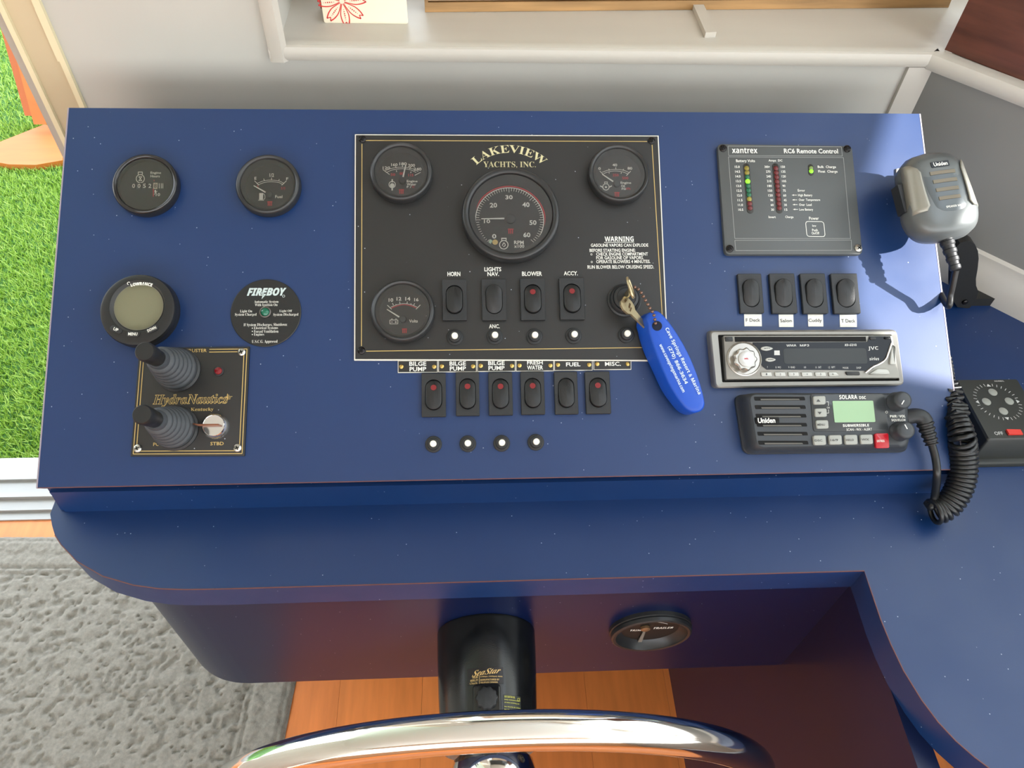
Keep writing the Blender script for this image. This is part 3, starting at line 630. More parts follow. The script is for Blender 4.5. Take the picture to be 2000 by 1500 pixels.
# ================================================================== fire system disc
t = pthing('fire_system_indicator', 'flat black round fire system indicator with green lamp right of the depth display', 'indicator', 520, 611.5)
h = .0015; R = (L(t, 589, 611, h)[0]-L(t, 451, 611, h)[0])/2
b = B(); lathe(b, [(R, 0), (R, h-.0004), (R-.0005, h)], 72); fin(b, 'disc', BLK, t)
b = B(); ptext(b, t, 'FIREBOY', (482.5, 562.5, 559.5, 577.5), h, style='bi', off=.03, shear=.12); q = [L(t, *p, h) for p in ((509, 571), (513, 571), (517, 578), (511, 584.5), (512.5, 578))]; face(b, [(x, y, h+.0002) for x, y in q]); arc(b, *L(t, 554, 578.5, h), .0011, 0, 2*PI, .0004, h+.0002, 16); fin(b, 'lettering', mat('silver_print', (190, 204, 204), .5), t, 0, label='silver slanted maker lettering')
b = B()
for s, bx in (('Automatic System', (496.5, 586.8, 544, 593)), ('With Ignition On', (498, 593, 542, 599.2)), ('Light On', (469, 605.3, 492.5, 611.5)), ('System Charged', (459, 611.7, 501, 618)), ('Light Off', (546, 605.3, 570.5, 610.5)),
              ('System Discharged', (533.8, 611.7, 582.7, 618)), ('If System Discharges, Shutdown:', (476, 631.6, 561, 638)), ('Electrical Systems', (496, 638, 543, 644)), ('Forced Ventilation', (496, 644.6, 543.8, 649.8)), ('Engines', (496, 650.8, 516, 656.8)), ('U.S.C.G. Approved', (492, 664.3, 542, 671))):
    ptext(b, t, s, bx, h, style='serif', off=-.012)
for y in (641, 647.3, 653.5): disc(b, *L(t, 493, y, h), .0005, h+.0002, 10)
fin(b, 'lettering', WHITE, t, 0)
x, y = L(t, 518.5, 610, h); b = B(); lathe(b, [(.0055, h-.0003), (.0055, h+.0012), (.0042, h+.0016), (.0040, h+.0006)], 28, x, y, c1=False); o = fin(b, 'lamp_ring', mat('dark_chrome', (120, 120, 120), .2, 1), t)
b = B(); lathe(b, [(.0041, h), (.0036, h+.0022), (.002, h+.0036), (.0006, h+.0040)], 24, x, y); fin(b, 'lamp_lens', mat('green_lamp', (22, 92, 70), .12, emit=(20, 140, 90), es=.06), o)

# ================================================================== thruster plate
t = pthing('thruster_control', 'square black thruster plate with gold border and two rubber joysticks', 'control panel', 371, 783)
h = .002
Q = quad_local(t, [(255, 891.5), (477.5, 890.5), (487.5, 677), (272, 679.5)], h)
b = B(); solid(b, Q, 0, h, .0003); fin(b, 'plate', BLACKPLATE, t)
b = B()
for dd in (.0022, .0048):
    q = shrink(Q, dd)
    for i in range(4):
        a, c = Vector(q[i]), Vector(q[(i+1) % 4])
        if i == 2:
            l, r2 = Vector(L(t, 349, 684, h)), Vector(L(t, 409, 684, h)); seg(b, a, (r2.x, a.y+(c.y-a.y)*(r2.x-a.x)/(c.x-a.x)), .0007, h+.0002); seg(b, (l.x, a.y+(c.y-a.y)*(l.x-a.x)/(c.x-a.x)), c, .0007, h+.0002)
        else: seg(b, a, c, .0007, h+.0002)
for s, bx in (('THRUSTER', (355, 681.8, 403.8, 687.8)), ('PORT', (299.5, 864.5, 324.5, 870.8)), ('STBD', (411, 863.3, 437, 869.5))): ptext(b, t, s, bx, h, off=.01)
ptext(b, t, 'Lexington, Kentucky', (320, 797.3, 417, 804), h, style='serif')
for k, (xa_, xb_) in enumerate(((443, 448), (441.5, 454), (442.5, 451), (443.5, 450))): seg(b, L(t, xa_, 772+k*2.4, h), L(t, xb_, 772+k*2.4, h), .0004, h+.0002)
seg(b, L(t, 444.5, 769, h), L(t, 444.5, 782, h), .0005, h+.0002)
ptext(b, t, 'HydraNautics', (299, 771, 445, 793), h, style='si', stroke=.00042)
fin(b, 'lettering', GOLD, t, 0, label='gold border and lettering')
for x, y in ((472, 688), (269, 876), (464, 875), (281, 690)): screw(t, x, y, h, .0036, STEEL)
def joystick(t, bx, by, tx, ty, Hj):
    p0 = Vector(L(t, bx, by, 0)+(h,)); p1 = Vector(L(t, tx, ty, Hj)+(Hj,)); ax = (p1-p0)
    X = ax.normalized().orthogonal().normalized(); Y = ax.normalized().cross(X)
    def ringp(f, r): return [p0+ax*f+(X*math.cos(2*PI*i/36)+Y*math.sin(2*PI*i/36))*r for i in range(36)]
    b = B(); rg = [[Vector((p0.x+.021*math.cos(2*PI*i/36), p0.y+.021*math.sin(2*PI*i/36), h)) for i in range(36)]]
    b2 = B(); lathe(b2, [(.0208, h), (.0208, h+.002), (.019, h+.0036)], 36, p0.x, p0.y); 
    o = fin(b2, 'joystick', BLKS, t)
    prof = [(.05, .0185)]
    for k in range(6):
        f = .09+k*.085; r = .0185-.0014*k; prof += [(f, r), (f+.018, r+.0008), (f+.045, r-.0002), (f+.062, r-.0026)]
    prof += [(.62, .0092), (.66, .0080)]
    loft(b, [ringp(f, r) for f, r in prof]); fin(b, 'rubber_boot', RUB, o, 60)
    b = B(); loft(b, [ringp(f, r) for f, r in ((.62, .0074), (.80, .0070), (.805, .0080), (.975, .0083), (1.0, .0072))]); fin(b, 'handle', BLK, o, 40)
joystick(t, 349, 723, 282, 686, .083); joystick(t, 345, 837, 277, 809, .080)
x, y = L(t, 427.5, 725, h); b = B(); lathe(b, [(.0047, h-.0003), (.0047, h+.0012), (.0036, h+.0016)], 24, x, y); o = fin(b, 'indicator_lamp', BLKS, t)
b = B(); lathe(b, [(.0037, h+.0008), (.0032, h+.0026), (.0012, h+.0036)], 24, x, y); fin(b, 'red_lens', mat('dark_red_lens', (120, 22, 30), .15), o, label='dark red lens')
x, y = L(t, 420, 832, h+.003); b = B(); lathe(b, [(.0122, h-.0003), (.0122, h+.002), (.0112, h+.006), (.0095, h+.008), (.0093, h+.0072), (.002, h+.0072)], 40, x, y); o = fin(b, 'key_switch', CHROME, t, label='chrome key switch')
b = B(); p = Vector((x, y, h+.011)); rot = .06
solid(b, [(x-.0165, y+.0006), (x-.012, y-.0009), (x+.006, y-.0008), (x+.006, y+.0008), (x-.012, y+.0009), (x-.0165, y+.0018)], h+.007, h+.013, .0003); fin(b, 'key', mat('copper_key', (150, 104, 84), .35, .9), o, label='coppery key turned to the left')

# ================================================================== rocker switches
def rocker_switch(label, bx, tilt, dot, base, group, rail=False):
    Hb = .0042
    px, py = (bx[0]+bx[2])/2, (bx[1]+bx[3])/2
    t = pthing('rocker_switch', label, 'switch', px, py, group, h=base+Hb)
    t.matrix_world = t.matrix_world @ Matrix.Translation((0, 0, base))
    l, r = L(t, bx[0], py, base+Hb)[0], L(t, bx[2], py, base+Hb)[0]; tp, bt = L(t, px, bx[1], base+Hb)[1], L(t, px, bx[3], base+Hb)[1]
    w2, h2 = (r-l)-.0012, (tp-bt)-.0012; rw_ = w2*.70; rh = h2*.715
    b = B(); frame_solid(b, rr(w2, h2, .0008, 2), stadium(rw_, rh, 8), 0, Hb, .0005, .003); fin(b, 'bezel', BLKS, t, 30)
    b = B(); st = stadium(rw_-.0010, rh-.0012, 8)
    def top(p, k=0): return [(x, y, Hb+.0022+tilt*y*.16-(y/rh)**2*.0012-k) for x, y in p]
    loft(b, [at(st, Hb-.0026), [(x, y, zz-.0009) for x, y, zz in top(st)], top(shrink(st, .0004), .0003), top(shrink(st, .0010))]); o = fin(b, 'rocker', BLK, t, 30)
    if dot:
        yy = rh*.23; zz = Hb+.0022+tilt*yy*.16-(yy/rh)**2*.0012
        b = B(); b2 = B(); loft(b, [[(x, y, zz+(y-yy)*tilt*.16+k) for x, y in circ(.0027, 20, 0, yy)] for k in (-.0004, .0002)]); fin(b, 'indicator_dot', mat('red_indicator', (122, 28, 32), .4), o, label='red indicator dot')
    return t
G = 'black rocker switches'
for nm, bx, tl, dt in (('under the word HORN', (862.5, 544, 912.5, 626), -1, 0), ('under the words LIGHTS NAV', (940, 543, 990, 626), .9, 0), ('with red dot under the word BLOWER', (1015.5, 542, 1066, 625.5), -1, 1), ('with red dot under the word ACCY', (1092, 540.5, 1143, 624.5), -1, 1)):
    rocker_switch('black rocker switch '+nm+' on the black plate', bx, tl, dt, .003, G)
for nm, bx, dt in (('with red dot at left end of the lower row', (822, 727.5, 872, 815), 1), ('with red dot, second from left in the lower row', (889, 725, 937.5, 813), 1), ('with red dot under the third BILGE PUMP plate', (953, 725.5, 1002.5, 812), 1),
                   ('with red dot under the FRESH WATER plate', (1016, 724.5, 1065, 810.5), 1), ('without a dot under the FUEL plate', (1082, 724.5, 1130, 810), 0), ('with red dot under the MISC plate', (1142.5, 724, 1193.5, 809), 1)):
    rocker_switch('black rocker switch '+nm, bx, -1, dt, 0, G)
for nm, bx in (('F Deck', (1442.5, 533, 1491, 612)), ('Salon', (1504.5, 532.5, 1556, 612.5)), ('Cuddy', (1565, 532.5, 1616, 613)), ('T Deck', (1625, 532.5, 1679, 613))):
    rocker_switch('black rocker switch above the white tape reading '+nm, bx, .9, 0, 0, G)
# small white tape labels
for s, bx, tx_ in (('F Deck', (1453, 614, 1487, 637.5), (1456.5, 622, 1484.5, 628.5)), ('Salon', (1520.5, 614.5, 1549, 639), (1523.5, 623, 1546.5, 629.5)), ('Cuddy', (1577.5, 614.5, 1607, 638), (1579, 622.5, 1605, 631)), ('T Deck', (1639.5, 615, 1672.5, 639), (1643, 623.5, 1670.5, 630))):
    t = pthing('tape_label', 'small white tape label reading '+s, 'label', (bx[0]+bx[2])/2, (bx[1]+bx[3])/2, 'white tape labels')
    b = B(); solid(b, quad_local(t, [(bx[0]+.7, bx[3]), (bx[2]+.7, bx[3]), (bx[2], bx[1]), (bx[0], bx[1])], 0), .0001, .0005); fin(b, 'tape', mat('white_tape', (218, 218, 210), .45), t)
    b = B(); ptext(b, t, s, tx_, .0005, off=.01); fin(b, 'lettering', DGREY, t, 0)

# ================================================================== push button breakers
def breaker(label, px, py, base):
    t = pthing('breaker_button', label, 'button', px-1.2, py+1.5, 'white breaker buttons', h=base)
    t.matrix_world = t.matrix_world @ Matrix.Translation((0, 0, base))
    b = B(); lathe(b, [(.0078, 0), (.0078, .0012), (.0072, .0018), (.0058, .002), (.0056, .0055), (.0049, .0062), (.0034, .0062), (.0034, .005)], 28, c1=False); fin(b, 'collar', BLKS, t)
    b = B(); lathe(b, [(.0031, .004), (.0031, .0078), (.0027, .0084)], 20); fin(b, 'button_cap', WHITEPL, t)
for nm, px, py in (('below the HORN switch', 889.5, 657.5), ('below the word ANC', 967.5, 656), ('below the BLOWER switch', 1045, 656), ('below the ACCY switch', 1121.5, 654.5), ('beside the blue key float', 1224, 653)): breaker('white breaker button '+nm, px, py, .003)
for nm, px, py in (('leftmost of the bottom row of four', 848, 866.5), ('second of the bottom row of four', 915, 865.5), ('third of the bottom row of four', 981, 864.5), ('rightmost of the bottom row of four', 1047.5, 862.5)): breaker('white breaker button, '+nm, px, py, 0)

# ================================================================== engraved name plates
for k, (s, bx, tb, lab) in enumerate(((('BILGE', 'PUMP'), (777, 704.5, 855, 728), ((799.5, 706.5, 832.5, 714.5), (800, 717, 832.5, 725)), 'leftmost plate reading BILGE PUMP'), (('BILGE', 'PUMP'), (856, 704, 931, 727), ((878, 706, 910, 714), (878.5, 716, 910, 724)), 'second plate from left reading BILGE PUMP'),
     (('BILGE', 'PUMP'), (932, 703.3, 1006.8, 726), ((953.5, 705.3, 985.5, 713), (954, 715, 985.5, 723)), 'third plate reading BILGE PUMP, beside FRESH WATER'), (('FRESH', 'WATER'), (1007.7, 702.5, 1081.8, 725.3), ((1029.5, 705, 1060, 712), (1029.5, 714, 1060.5, 722)), 'plate reading FRESH WATER'),
     (('FUEL',), (1082.6, 701, 1157.5, 724), ((1105.5, 708, 1133.5, 715.5),), 'plate reading FUEL'), (('MISC.',), (1159.5, 699.3, 1233, 722.5), ((1181.5, 707, 1212.5, 714.5),), 'plate reading MISC'))):
    t = pthing('name_plate', 'small black engraved '+lab, 'plate', (bx[0]+bx[2])/2, (bx[1]+bx[3])/2, 'engraved name plates')
    q = quad_local(t, [(bx[0], bx[3]), (bx[2], bx[3]-.7), (bx[2], bx[1]-.7), (bx[0], bx[1])], .0015)
    b = B(); solid(b, q, 0, .0012); fin(b, 'white_core', _M['white_plate_core'], t); b = B(); solid(b, shrink(q, .0006), .0011, .0016); fin(b, 'plate_face', BLACKPLATE, t)
    b = B()
    for s_, x in zip(s, tb): ptext(b, t, s_, x, .0016, off=.02)
    fin(b, 'lettering', WHITE, t, 0)
    for x in (bx[0]+7, bx[2]-7):
        xx, yy = L(t, x, (bx[1]+bx[3])/2, .0016); b = B(); lathe(b, [(.0021, .0014), (.0019, .0024), (.0009, .0030)], 16, xx, yy); fin(b, 'rivet', BRASS, t)

# ================================================================== inverter remote panel
t = pthing('inverter_remote', 'dark grey inverter remote panel with coloured light columns at right of the console', 'control panel', 1541, 391)
h = .005; PG = mat('remote_grey', (74, 77, 77), .4); LG = mat('light_grey_print', (150, 152, 150), .5)
Q = quad_local(t, [(1416.5, 497), (1685, 497), (1664, 285), (1401.5, 281)], h)
def rquad(q, r, n=4):
    out = []
    for i in range(4):
        a, c, e = Vector(q[i-1]), Vector(q[i]), Vector(q[(i+1) % 4]); p0 = c+(a-c).normalized()*r; p1 = c+(e-c).normalized()*r
        for k in range(n+1): f = k/n; out.append(tuple(p0*(1-f)**2+c*2*f*(1-f)+p1*f*f))
    return out
b = B(); solid(b, rquad(Q, .005), 0, h, .0005); fin(b, 'plate', PG, t)
b = B()
def poly_line(bm, t, pts, w, h, closed=True, r=0):
    P = [L(t, x, y, h) for x, y in pts]
    if r: P = rquad(P, r)
    for i in range(len(P) if closed else len(P)-1): seg(bm, P[i], P[(i+1) % len(P)], w, h+.0002)
poly_line(b, t, [(1423, 304), (1645, 305), (1643, 287), (1422, 285.5)], .0004, h); poly_line(b, t, [(1435, 466), (1661, 466), (1647, 308), (1422.5, 306.5)], .0004, h); poly_line(b, t, [(1437, 489.5), (1663, 489), (1662.5, 469), (1435, 469.5)], .0004, h)
fin(b, 'frame_line', LG, t, 0)
b = B()
poly_line(b, t, [(1576, 462), (1611.5, 462.5), (1608.5, 433), (1573, 432.5)], .0006, h, r=.003)
ptext(b, t, 'xantrex', (1429.5, 289, 1479, 299.5), h, style='b'); ptext(b, t, 'RC6 Remote Control', (1531, 290.3, 1636.5, 300), h, off=.02)
for s, bx in (('Battery Volts', (1437.5, 311.5, 1474.5, 318.5)), ('Amps  DC', (1501, 311.5, 1528, 317)), ('Bulk  Charge', (1597, 323.5, 1632.5, 330)), ('Float  Charge', (1598, 332.3, 1635.7, 339)), ('Error', (1558, 369.6, 1572, 374.5)), ('High Battery', (1558.6, 379, 1586.5, 385)),
              ('Over  Temperature', (1560, 388, 1601.7, 394)), ('Over  Load', (1560.6, 397.5, 1585, 402.3)), ('Low Battery', (1561, 407, 1588, 413)), ('Invert', (1501, 421.5, 1515, 426.3)), ('Charge', (1533.6, 421.5, 1549.6, 427.5)), ('Power', (1580, 423.5, 1599, 429.5)), ('Push', (1586, 447, 1597, 452)), ('On/Off', (1585, 453, 1600, 458)), ('Inv', (1586.5, 439, 1594, 443))): ptext(b, t, s, bx, h, off=.012)
for i in range(10):
    y = 326+i*9.3; k = i*.78
    ptext(b, t, '%.1f' % (15-i*.5), (1435+k, y-2.3, 1444.5+k, y+2.3), h, off=.012)
    s = '300+' if i == 0 else str(300-30*i); wd = 10.5 if i == 0 else (8.5 if i < 7 else 5.6); ptext(b, t, s, (1503.6+k*1.15-wd, y-2.3, 1503.6+k*1.15, y+2.3), h, off=.012)
    s = str(150-15*i); wd = 8 if i < 4 else 5.6; ptext(b, t, s, (1525+k, y-2.3, 1525+k+wd, y+2.3), h, off=.012)
for i in range(4):
    y = 381.2+i*9.3; x = 1546+i*.8; seg(b, L(t, x+2, y, h), L(t, x+10, y, h), .0005, h+.0002); face(b, [q+(h+.0002,) for q in (L(t, x, y, h), L(t, x+4.5, y-1.5, h), L(t, x+4.5, y+1.5, h))])
fin(b, 'lettering', WHITE, t, 0)
def slot(px0, py0, px1, py1, w, cols, nm, lit):
    a, c = Vector(L(t, px0, py0, h)), Vector(L(t, px1, py1, h)); d = (c-a); ln = d.length; dn = d.normalized(); n = Vector((-dn.y, dn.x)); m = (a+c)/2
    st = [(m.x+n.x*x+dn.x*y, m.y+n.y*x+dn.y*y) for x, y in stadium(w, ln+w, 6)]
    b = B(); solid(b, st, h-.0004, h+.0005, .0003); o = fin(b, nm, mat('slot_dark', (40, 38, 34), .5), t)
    N = len(cols)
    for i, cc in enumerate(cols):
        q = a+d*((i+.5)/N); b = B(); rad = w*.40
        loft(b, [at(circ(rad*k, 14, q.x, q.y), h+zz) for k, zz in ((1, .0003), (.9, .0012), (.5, .0018))])
        e = i in lit
        fin(b, 'lamp', mat('led_%d_%d_%d_%d' % (cc+(e,)), cc, .3, emit=cc if e else None, es=1.2), o)
Yl, Gn, Rd = (128, 116, 40), (24, 92, 62), (96, 30, 32)
slot(1457.5, 325, 1465, 411, .0066, [Yl, Yl, Gn, (120, 220, 40), Gn, Gn, Gn, (140, 130, 50), Rd, Rd], 'volt_column', (3,))
slot(1514.5, 325, 1522, 411, .0066, [Rd]*10, 'amp_column', ())
slot(1583.3, 326, 1584.2, 338, .0056, [(120, 140, 80), (120, 226, 40)], 'charge_column', (1,))
for x, y, m in ((1412, 290, DSCREW), (1654.5, 291, DSCREW), (1425, 486, DSCREW), (1676, 485, STEEL)): screw(t, x, y, h, .0038, m, .8)

# ================================================================== car stereo
t = pthing('car_stereo', 'silver trimmed car stereo with black display and round knob', 'stereo', 1576, 702)
h = .008
cx_, cy_ = L(t, 1576, 701, h)
Qo = quad_local(t, [(1397.5, 757), (1767, 751.5), (1752.5, 645), (1386.5, 646.5)], h); Qi = quad_local(t, [(1411, 746.5), (1757.5, 743.5), (1742, 653), (1402.5, 653.5)], h)
ro, ri = rquad(Qo, .005), rquad(Qi, .0012)
bs = rquad(quad_local(t, [(1389, 759), (1759, 754), (1745, 643), (1379, 646)], 0), .005)
b = B(); loft(b, [at(bs, 0), [((p[0]*.35+q[0]*.65), (p[1]*.35+q[1]*.65), h-.002) for p, q in zip(bs, ro)], at(ro, h-.001), at(shrink(ro, .0012), h), at(ri, h-.0006), at(ri, h-.004)], True, True); fin(b, 'trim_frame', SILVER, t, 40)
b = B(); solid(b, shrink(ri, .0001), h-.006, h-.0035); fin(b, 'gap_liner', PIT, t)
Qf = quad_local(t, [(1417, 741.5), (1756, 739), (1741, 655.5), (1411.5, 656)], h)
hf = h+.002
b = B(); solid(b, rquad(Qf, .0015), h-.004, hf, .001); fin(b, 'face_plate', SILVER, t)
def sl(px, py, z=hf): return L(t, px, py, z)
# black glass: outline follows the photographed curve
gp = [(1470, 672), (1478, 682), (1484, 695), (1484, 708), (1489, 716), (1497, 722), (1640, 723), (1690, 724.5), (1702, 722), (1715, 712), (1725, 705), (1731, 695), (1736, 680), (1741, 668), (1738, 657), (1697, 657), (1694, 668), (1470, 669)]
b = B(); P = [sl(*p) for p in gp]; V0 = [b.verts.new(p+(hf-.0005,)) for p in P]; V1 = [b.verts.new(p+(hf+.0006,)) for p in P]
bmesh.ops.triangle_fill(b, edges=[b.edges.new((V1[i], V1[(i+1) % len(V1)])) for i in range(len(V1))])
for i in range(len(P)): b.faces.new((V0[i], V0[(i+1) % len(P)], V1[(i+1) % len(P)], V1[i]))
fin(b, 'display_window', BLKG, t, 0)
b = B(); solid(b, [sl(1435.5, 667.5), sl(1692, 667), sl(1690.5, 657.7), sl(1434.5, 658)], hf-.0004, hf+.0003); fin(b, 'disc_slot', PIT, t)
b = B(); solid(b, rquad([sl(1416.5, 667), sl(1431.5, 667), sl(1430.5, 658), sl(1415, 658)], .001), hf-.0004, hf+.0008, .0003); fin(b, 'eject_button', BLK, t)
b = B(); z = hf+.0009
D = [sl(1531, 711), sl(1694, 710.5), sl(1690.5, 680.5), sl(1529, 681)]; solid(b, rquad(D, .003), hf, hf+.0008, 0); fin(b, 'screen', mat('stereo_screen', (46, 48, 46), .25, spec=.25), t)
b = B()
for s, bx, st in (('WMA', (1535, 673, 1554.5, 677), 'b'), ('MP3', (1561.5, 673, 1579.5, 677), 'b'), ('KD-G310', (1649, 672, 1672, 676.3), 'bi'), ('JVC', (1694.5, 677, 1714.5, 685), 'b'), ('sirius', (1697, 698, 1716, 704), 'bi'), ('7', (1497.5, 716, 1499, 719.5), ''), ('8  MO', (1514, 716, 1524.5, 719.5), ''), ('9  RND', (1539, 716, 1552, 719.5), ''), ('10', (1569.5, 716, 1573.5, 719.5), ''), ('11  INT', (1592, 716, 1603.5, 719.5), ''), ('12  RPT', (1617, 716, 1630.5, 719.5), ''), ('MODE', (1645, 717, 1656, 720.5), ''), ('DISP', (1672, 717, 1681, 720.5), '')):
    ptext(b, t, s, bx, hf, z=z, style=st)
q = [sl(*p) for p in ((1511.5, 694), (1522.5, 694), (1522, 685), (1511.5, 685))]; face(b, [p+(z,) for p in q])
fin(b, 'lettering', mat('grey_white_print', (190, 190, 186), .4), t, 0)
kx, ky = sl(1453, 701, hf)
R1 = (sl(1485, 700)[0]-sl(1420, 700)[0])/2*1.04
b = B(); lathe(b, [(R1, hf-.001), (R1, hf+.001), (R1*.94, hf+.0016), (R1*.90, hf+.0006), (R1*.5, hf+.0006)], 56, kx, ky, c1=False); o = fin(b, 'volume_knob', mat('polished_silver', (168, 164, 156), .26, .8), t)
kx2, ky2 = sl(1457, 701, hf+.008)
b = B(); lob = [(kx2+R1*(.64+.045*math.cos(9*2*PI*i/72))*math.cos(2*PI*i/72), ky2+R1*(.64+.045*math.cos(9*2*PI*i/72))*math.sin(2*PI*i/72)) for i in range(72)]
loft(b, [at(lob, hf+.0006), at(lob, hf+.0065), at(shrink(lob, .0012), hf+.0078)]); fin(b, 'knob_grip', _M['polished_silver'], o, 40)
b = B(); lathe(b, [(R1*.44, hf+.0078), (R1*.44, hf+.0088), (R1*.36, hf+.0094), (R1*.1, hf+.0092)], 36, kx2, ky2); ob = fin(b, 'knob_cap', mat('knob_cap_silver', (196, 196, 194), .3, .6), o)
b = B(); text(b, 'SEL', (kx2-.0022, ky2-.0008, kx2+.0022, ky2+.0008), hf+.0097, '', off=.02); fin(b, 'lettering', RED, o, 0)
for bx, s in (((1485, 677, 1508, 685.8), 'ATT'), ((1494, 699, 1513.5, 707.2), 'BAND')):
    a, c = sl(bx[0], bx[3]), sl(bx[2], bx[1]); m = ((a[0]+c[0])/2, (a[1]+c[1])/2); w2, h2 = c[0]-a[0], c[1]-a[1]
    b = B(); p = [(m[0]+w2/2*math.cos(u)*(1 if math.cos(u) < 0 else 1.0), m[1]+h2/2*math.sin(u)*(1-.35*max(0, math.cos(u)))) for u in [2*PI*i/28 for i in range(28)]]; solid(b, p, hf, hf+.002, .0006); ob = fin(b, 'oval_button', mat('pearl_button', (176, 176, 170), .35, .2), t)
    b = B(); text(b, s, (m[0]-w2*.26, m[1]-.0007, m[0]+w2*.26, m[1]+.0007), hf+.0022, '', off=.01); fin(b, 'lettering', DGREY, ob, 0)
for i, x in enumerate((1485, 1512, 1538, 1564, 1590.5, 1617)):
    q = [sl(x+1.5, 735.5), sl(x+22, 735.3), sl(x+20.5 if i < 5 else x+15, 727.3), sl(x, 727.5)]
    b = B(); solid(b, rquad(q, .001), hf-.0002, hf+.0014, .0005); ob = fin(b, 'preset_button', mat('pearl_button', (176, 176, 170), .35, .2), t)
    m = (Vector(q[0])+Vector(q[2]))/2; b = B(); text(b, str(i+1), (m.x-.0006, m.y-.0009, m.x+.0006, m.y+.0009), hf+.0016); fin(b, 'numeral', DGREY, ob, 0)
for q in ([(1653, 733), (1679, 733), (1677, 726), (1650, 726)], [(1698, 664), (1710, 664), (1709, 658.5), (1697, 658.5)], [(1727, 663), (1738, 663), (1736, 658.5), (1726, 658.5)]):
    b = B(); solid(b, rquad([sl(*p) for p in q], .0012), hf, hf+.0016, .0004); fin(b, 'dark_button', BLK, t)
b = B(); tube(b, smooth_path([sl(x, y)+(hf+.001,) for x, y in ((1740, 672), (1734, 690), (1728, 703), (1717, 711), (1704, 717), (1695, 724), (1689, 729))], 5), .0011, 8); fin(b, 'curved_trim', CHROME, t, 60)
for q in ([(1736, 712), (1748, 712.5), (1746, 678), (1741, 674)], [(1695, 732), (1737, 731.5), (1733, 722), (1712, 721)]):
    b = B(); solid(b, rquad([sl(*p) for p in q], .002), hf-.0002, hf+.0018, .0006); fin(b, 'side_button', mat('pearl_button', (176, 176, 170), .35, .2), t)

# ================================================================== marine radio
t = pthing('marine_radio', 'black marine radio with speaker slots, green screen and two knobs', 'radio', 1610, 828)
H1 = .021
bs = rquad(quad_local(t, [(1450, 888), (1768, 884), (1770, 770), (1432, 772)], 0), .008, 6)
ro = rquad(quad_local(t, [(1473, 879), (1776, 874), (1771, 768), (1457, 767.5)], H1), .009, 6)
ri_ = rquad(quad_local(t, [(1480, 873), (1768, 868), (1763, 772), (1464, 771)], H1+.0025), .007, 6)
mid = [(p[0]*.5+q[0]*.5, p[1]*.5+q[1]*.5) for p, q in zip(bs, ro)]
b = B(); loft(b, [at(bs, 0), at(bs, .004), at(shrink(bs, .0008), .0048), at(mid, .012), at(ro, H1), at(ri_, H1+.0025)]); fin(b, 'body', mat('radio_grey', (48, 52, 56), .45, bump=.1, bscale=900), t, 40)
hr = H1+.0025
def rl(px, py, z=hr): return L(t, px, py, z)
for i, y in enumerate((779, 795.5, 812.5, 830, 847.5, 865)):
    k = i*1.6; q = [rl(1474+k, y+3.6), rl(1573+k*.8, y+3), rl(1571+k*.8, y-4), rl(1472+k, y-4.2)]
    b = B(); solid(b, rquad(q, .001), hr-.0006, hr+.0002); o = fin(b, 'speaker_slot', PIT, t)
    q2 = [rl(1486+k, y+2.8), rl(1562+k*.8, y+2.4), rl(1560+k*.8, y), rl(1485+k, y)]; b = B(); solid(b, q2, hr, hr+.0004); fin(b, 'slot_lip', mat('dusty_grey', (92, 90, 84), .7), o)
b = B(); solid(b, rquad([rl(1475.5, 828), rl(1522, 827.5), rl(1521, 815), rl(1473.5, 815.5)], .001), hr, hr+.0012, .0004); o = fin(b, 'badge', BLKG, t)
b = B(); ptext(b, t, 'Uniden', (1480, 816.5, 1514, 826), hr+.0012, off=.03); fin(b, 'lettering', WHITE, o, 0)
b = B(); solid(b, rquad([rl(1588, 843), rl(1735, 841), rl(1726, 769.5), rl(1582, 770)], .003), hr-.0005, hr+.0008, .0004); fin(b, 'display_bezel', mat('radio_bezel', (50, 53, 55), .25), t)
b = B(); solid(b, rquad([rl(1629, 825.5), rl(1708.5, 824.5), rl(1704, 783), rl(1624.5, 783.5)], .001), hr, hr+.0013); fin(b, 'screen', LCDG, t)
b = B(); z = hr+.0011
for s, bx, st in (('SOLARA', (1638, 772, 1673, 779.5), 'b'), ('DSC', (1677, 774, 1690, 779.5), 'b'), ('SUBMERSIBLE', (1645, 829, 1696, 833.2), 'b'), ('SCAN - WX - ALERT', (1652, 837, 1702, 841), ''), ('PWR / VOL', (1737, 811, 1767, 815.6), 'b'), ('SQUELCH', (1740, 818.7, 1767, 823.5), 'b'), ('CH', (1614, 795, 1619, 798), ''), ('O', (1728, 803, 1733, 807.5), '')): ptext(b, t, s, bx, hr, z=z, style=st)
for p, q in (((1613, 785), (1617, 785)), ((1617, 785), (1617, 793)), ((1617, 800), (1617.5, 807)), ((1617.5, 807), (1613.5, 807))): seg(b, rl(*p), rl(*q), .0003, z)
fin(b, 'lettering', WHITE, t, 0)
def key(q, lab, nm='key_button', m=GREYB, lm=DGREY):
    P = rquad([rl(*p) for p in q], .0018); b = B(); solid(b, P, hr, hr+.0028, .0006); o = fin(b, nm, m, t, 40)
    zz = hr+.003; b = B(); xs = [rl(p[0], p[1], zz) for p in q]; c = Vector((sum(p[0] for p in xs)/4, sum(p[1] for p in xs)/4))
    if lab in '^v':
        sg = 1 if lab == '^' else -1; face(b, [(c.x-.002, c.y-.001*sg, zz), (c.x+.002, c.y-.001*sg, zz), (c.x, c.y+.0014*sg, zz)])
    else: text(b, lab, (c.x-.0036, c.y-.0010, c.x+.0036, c.y+.0010), zz, '', off=.01)
    fin(b, 'lettering', lm, o, 0)
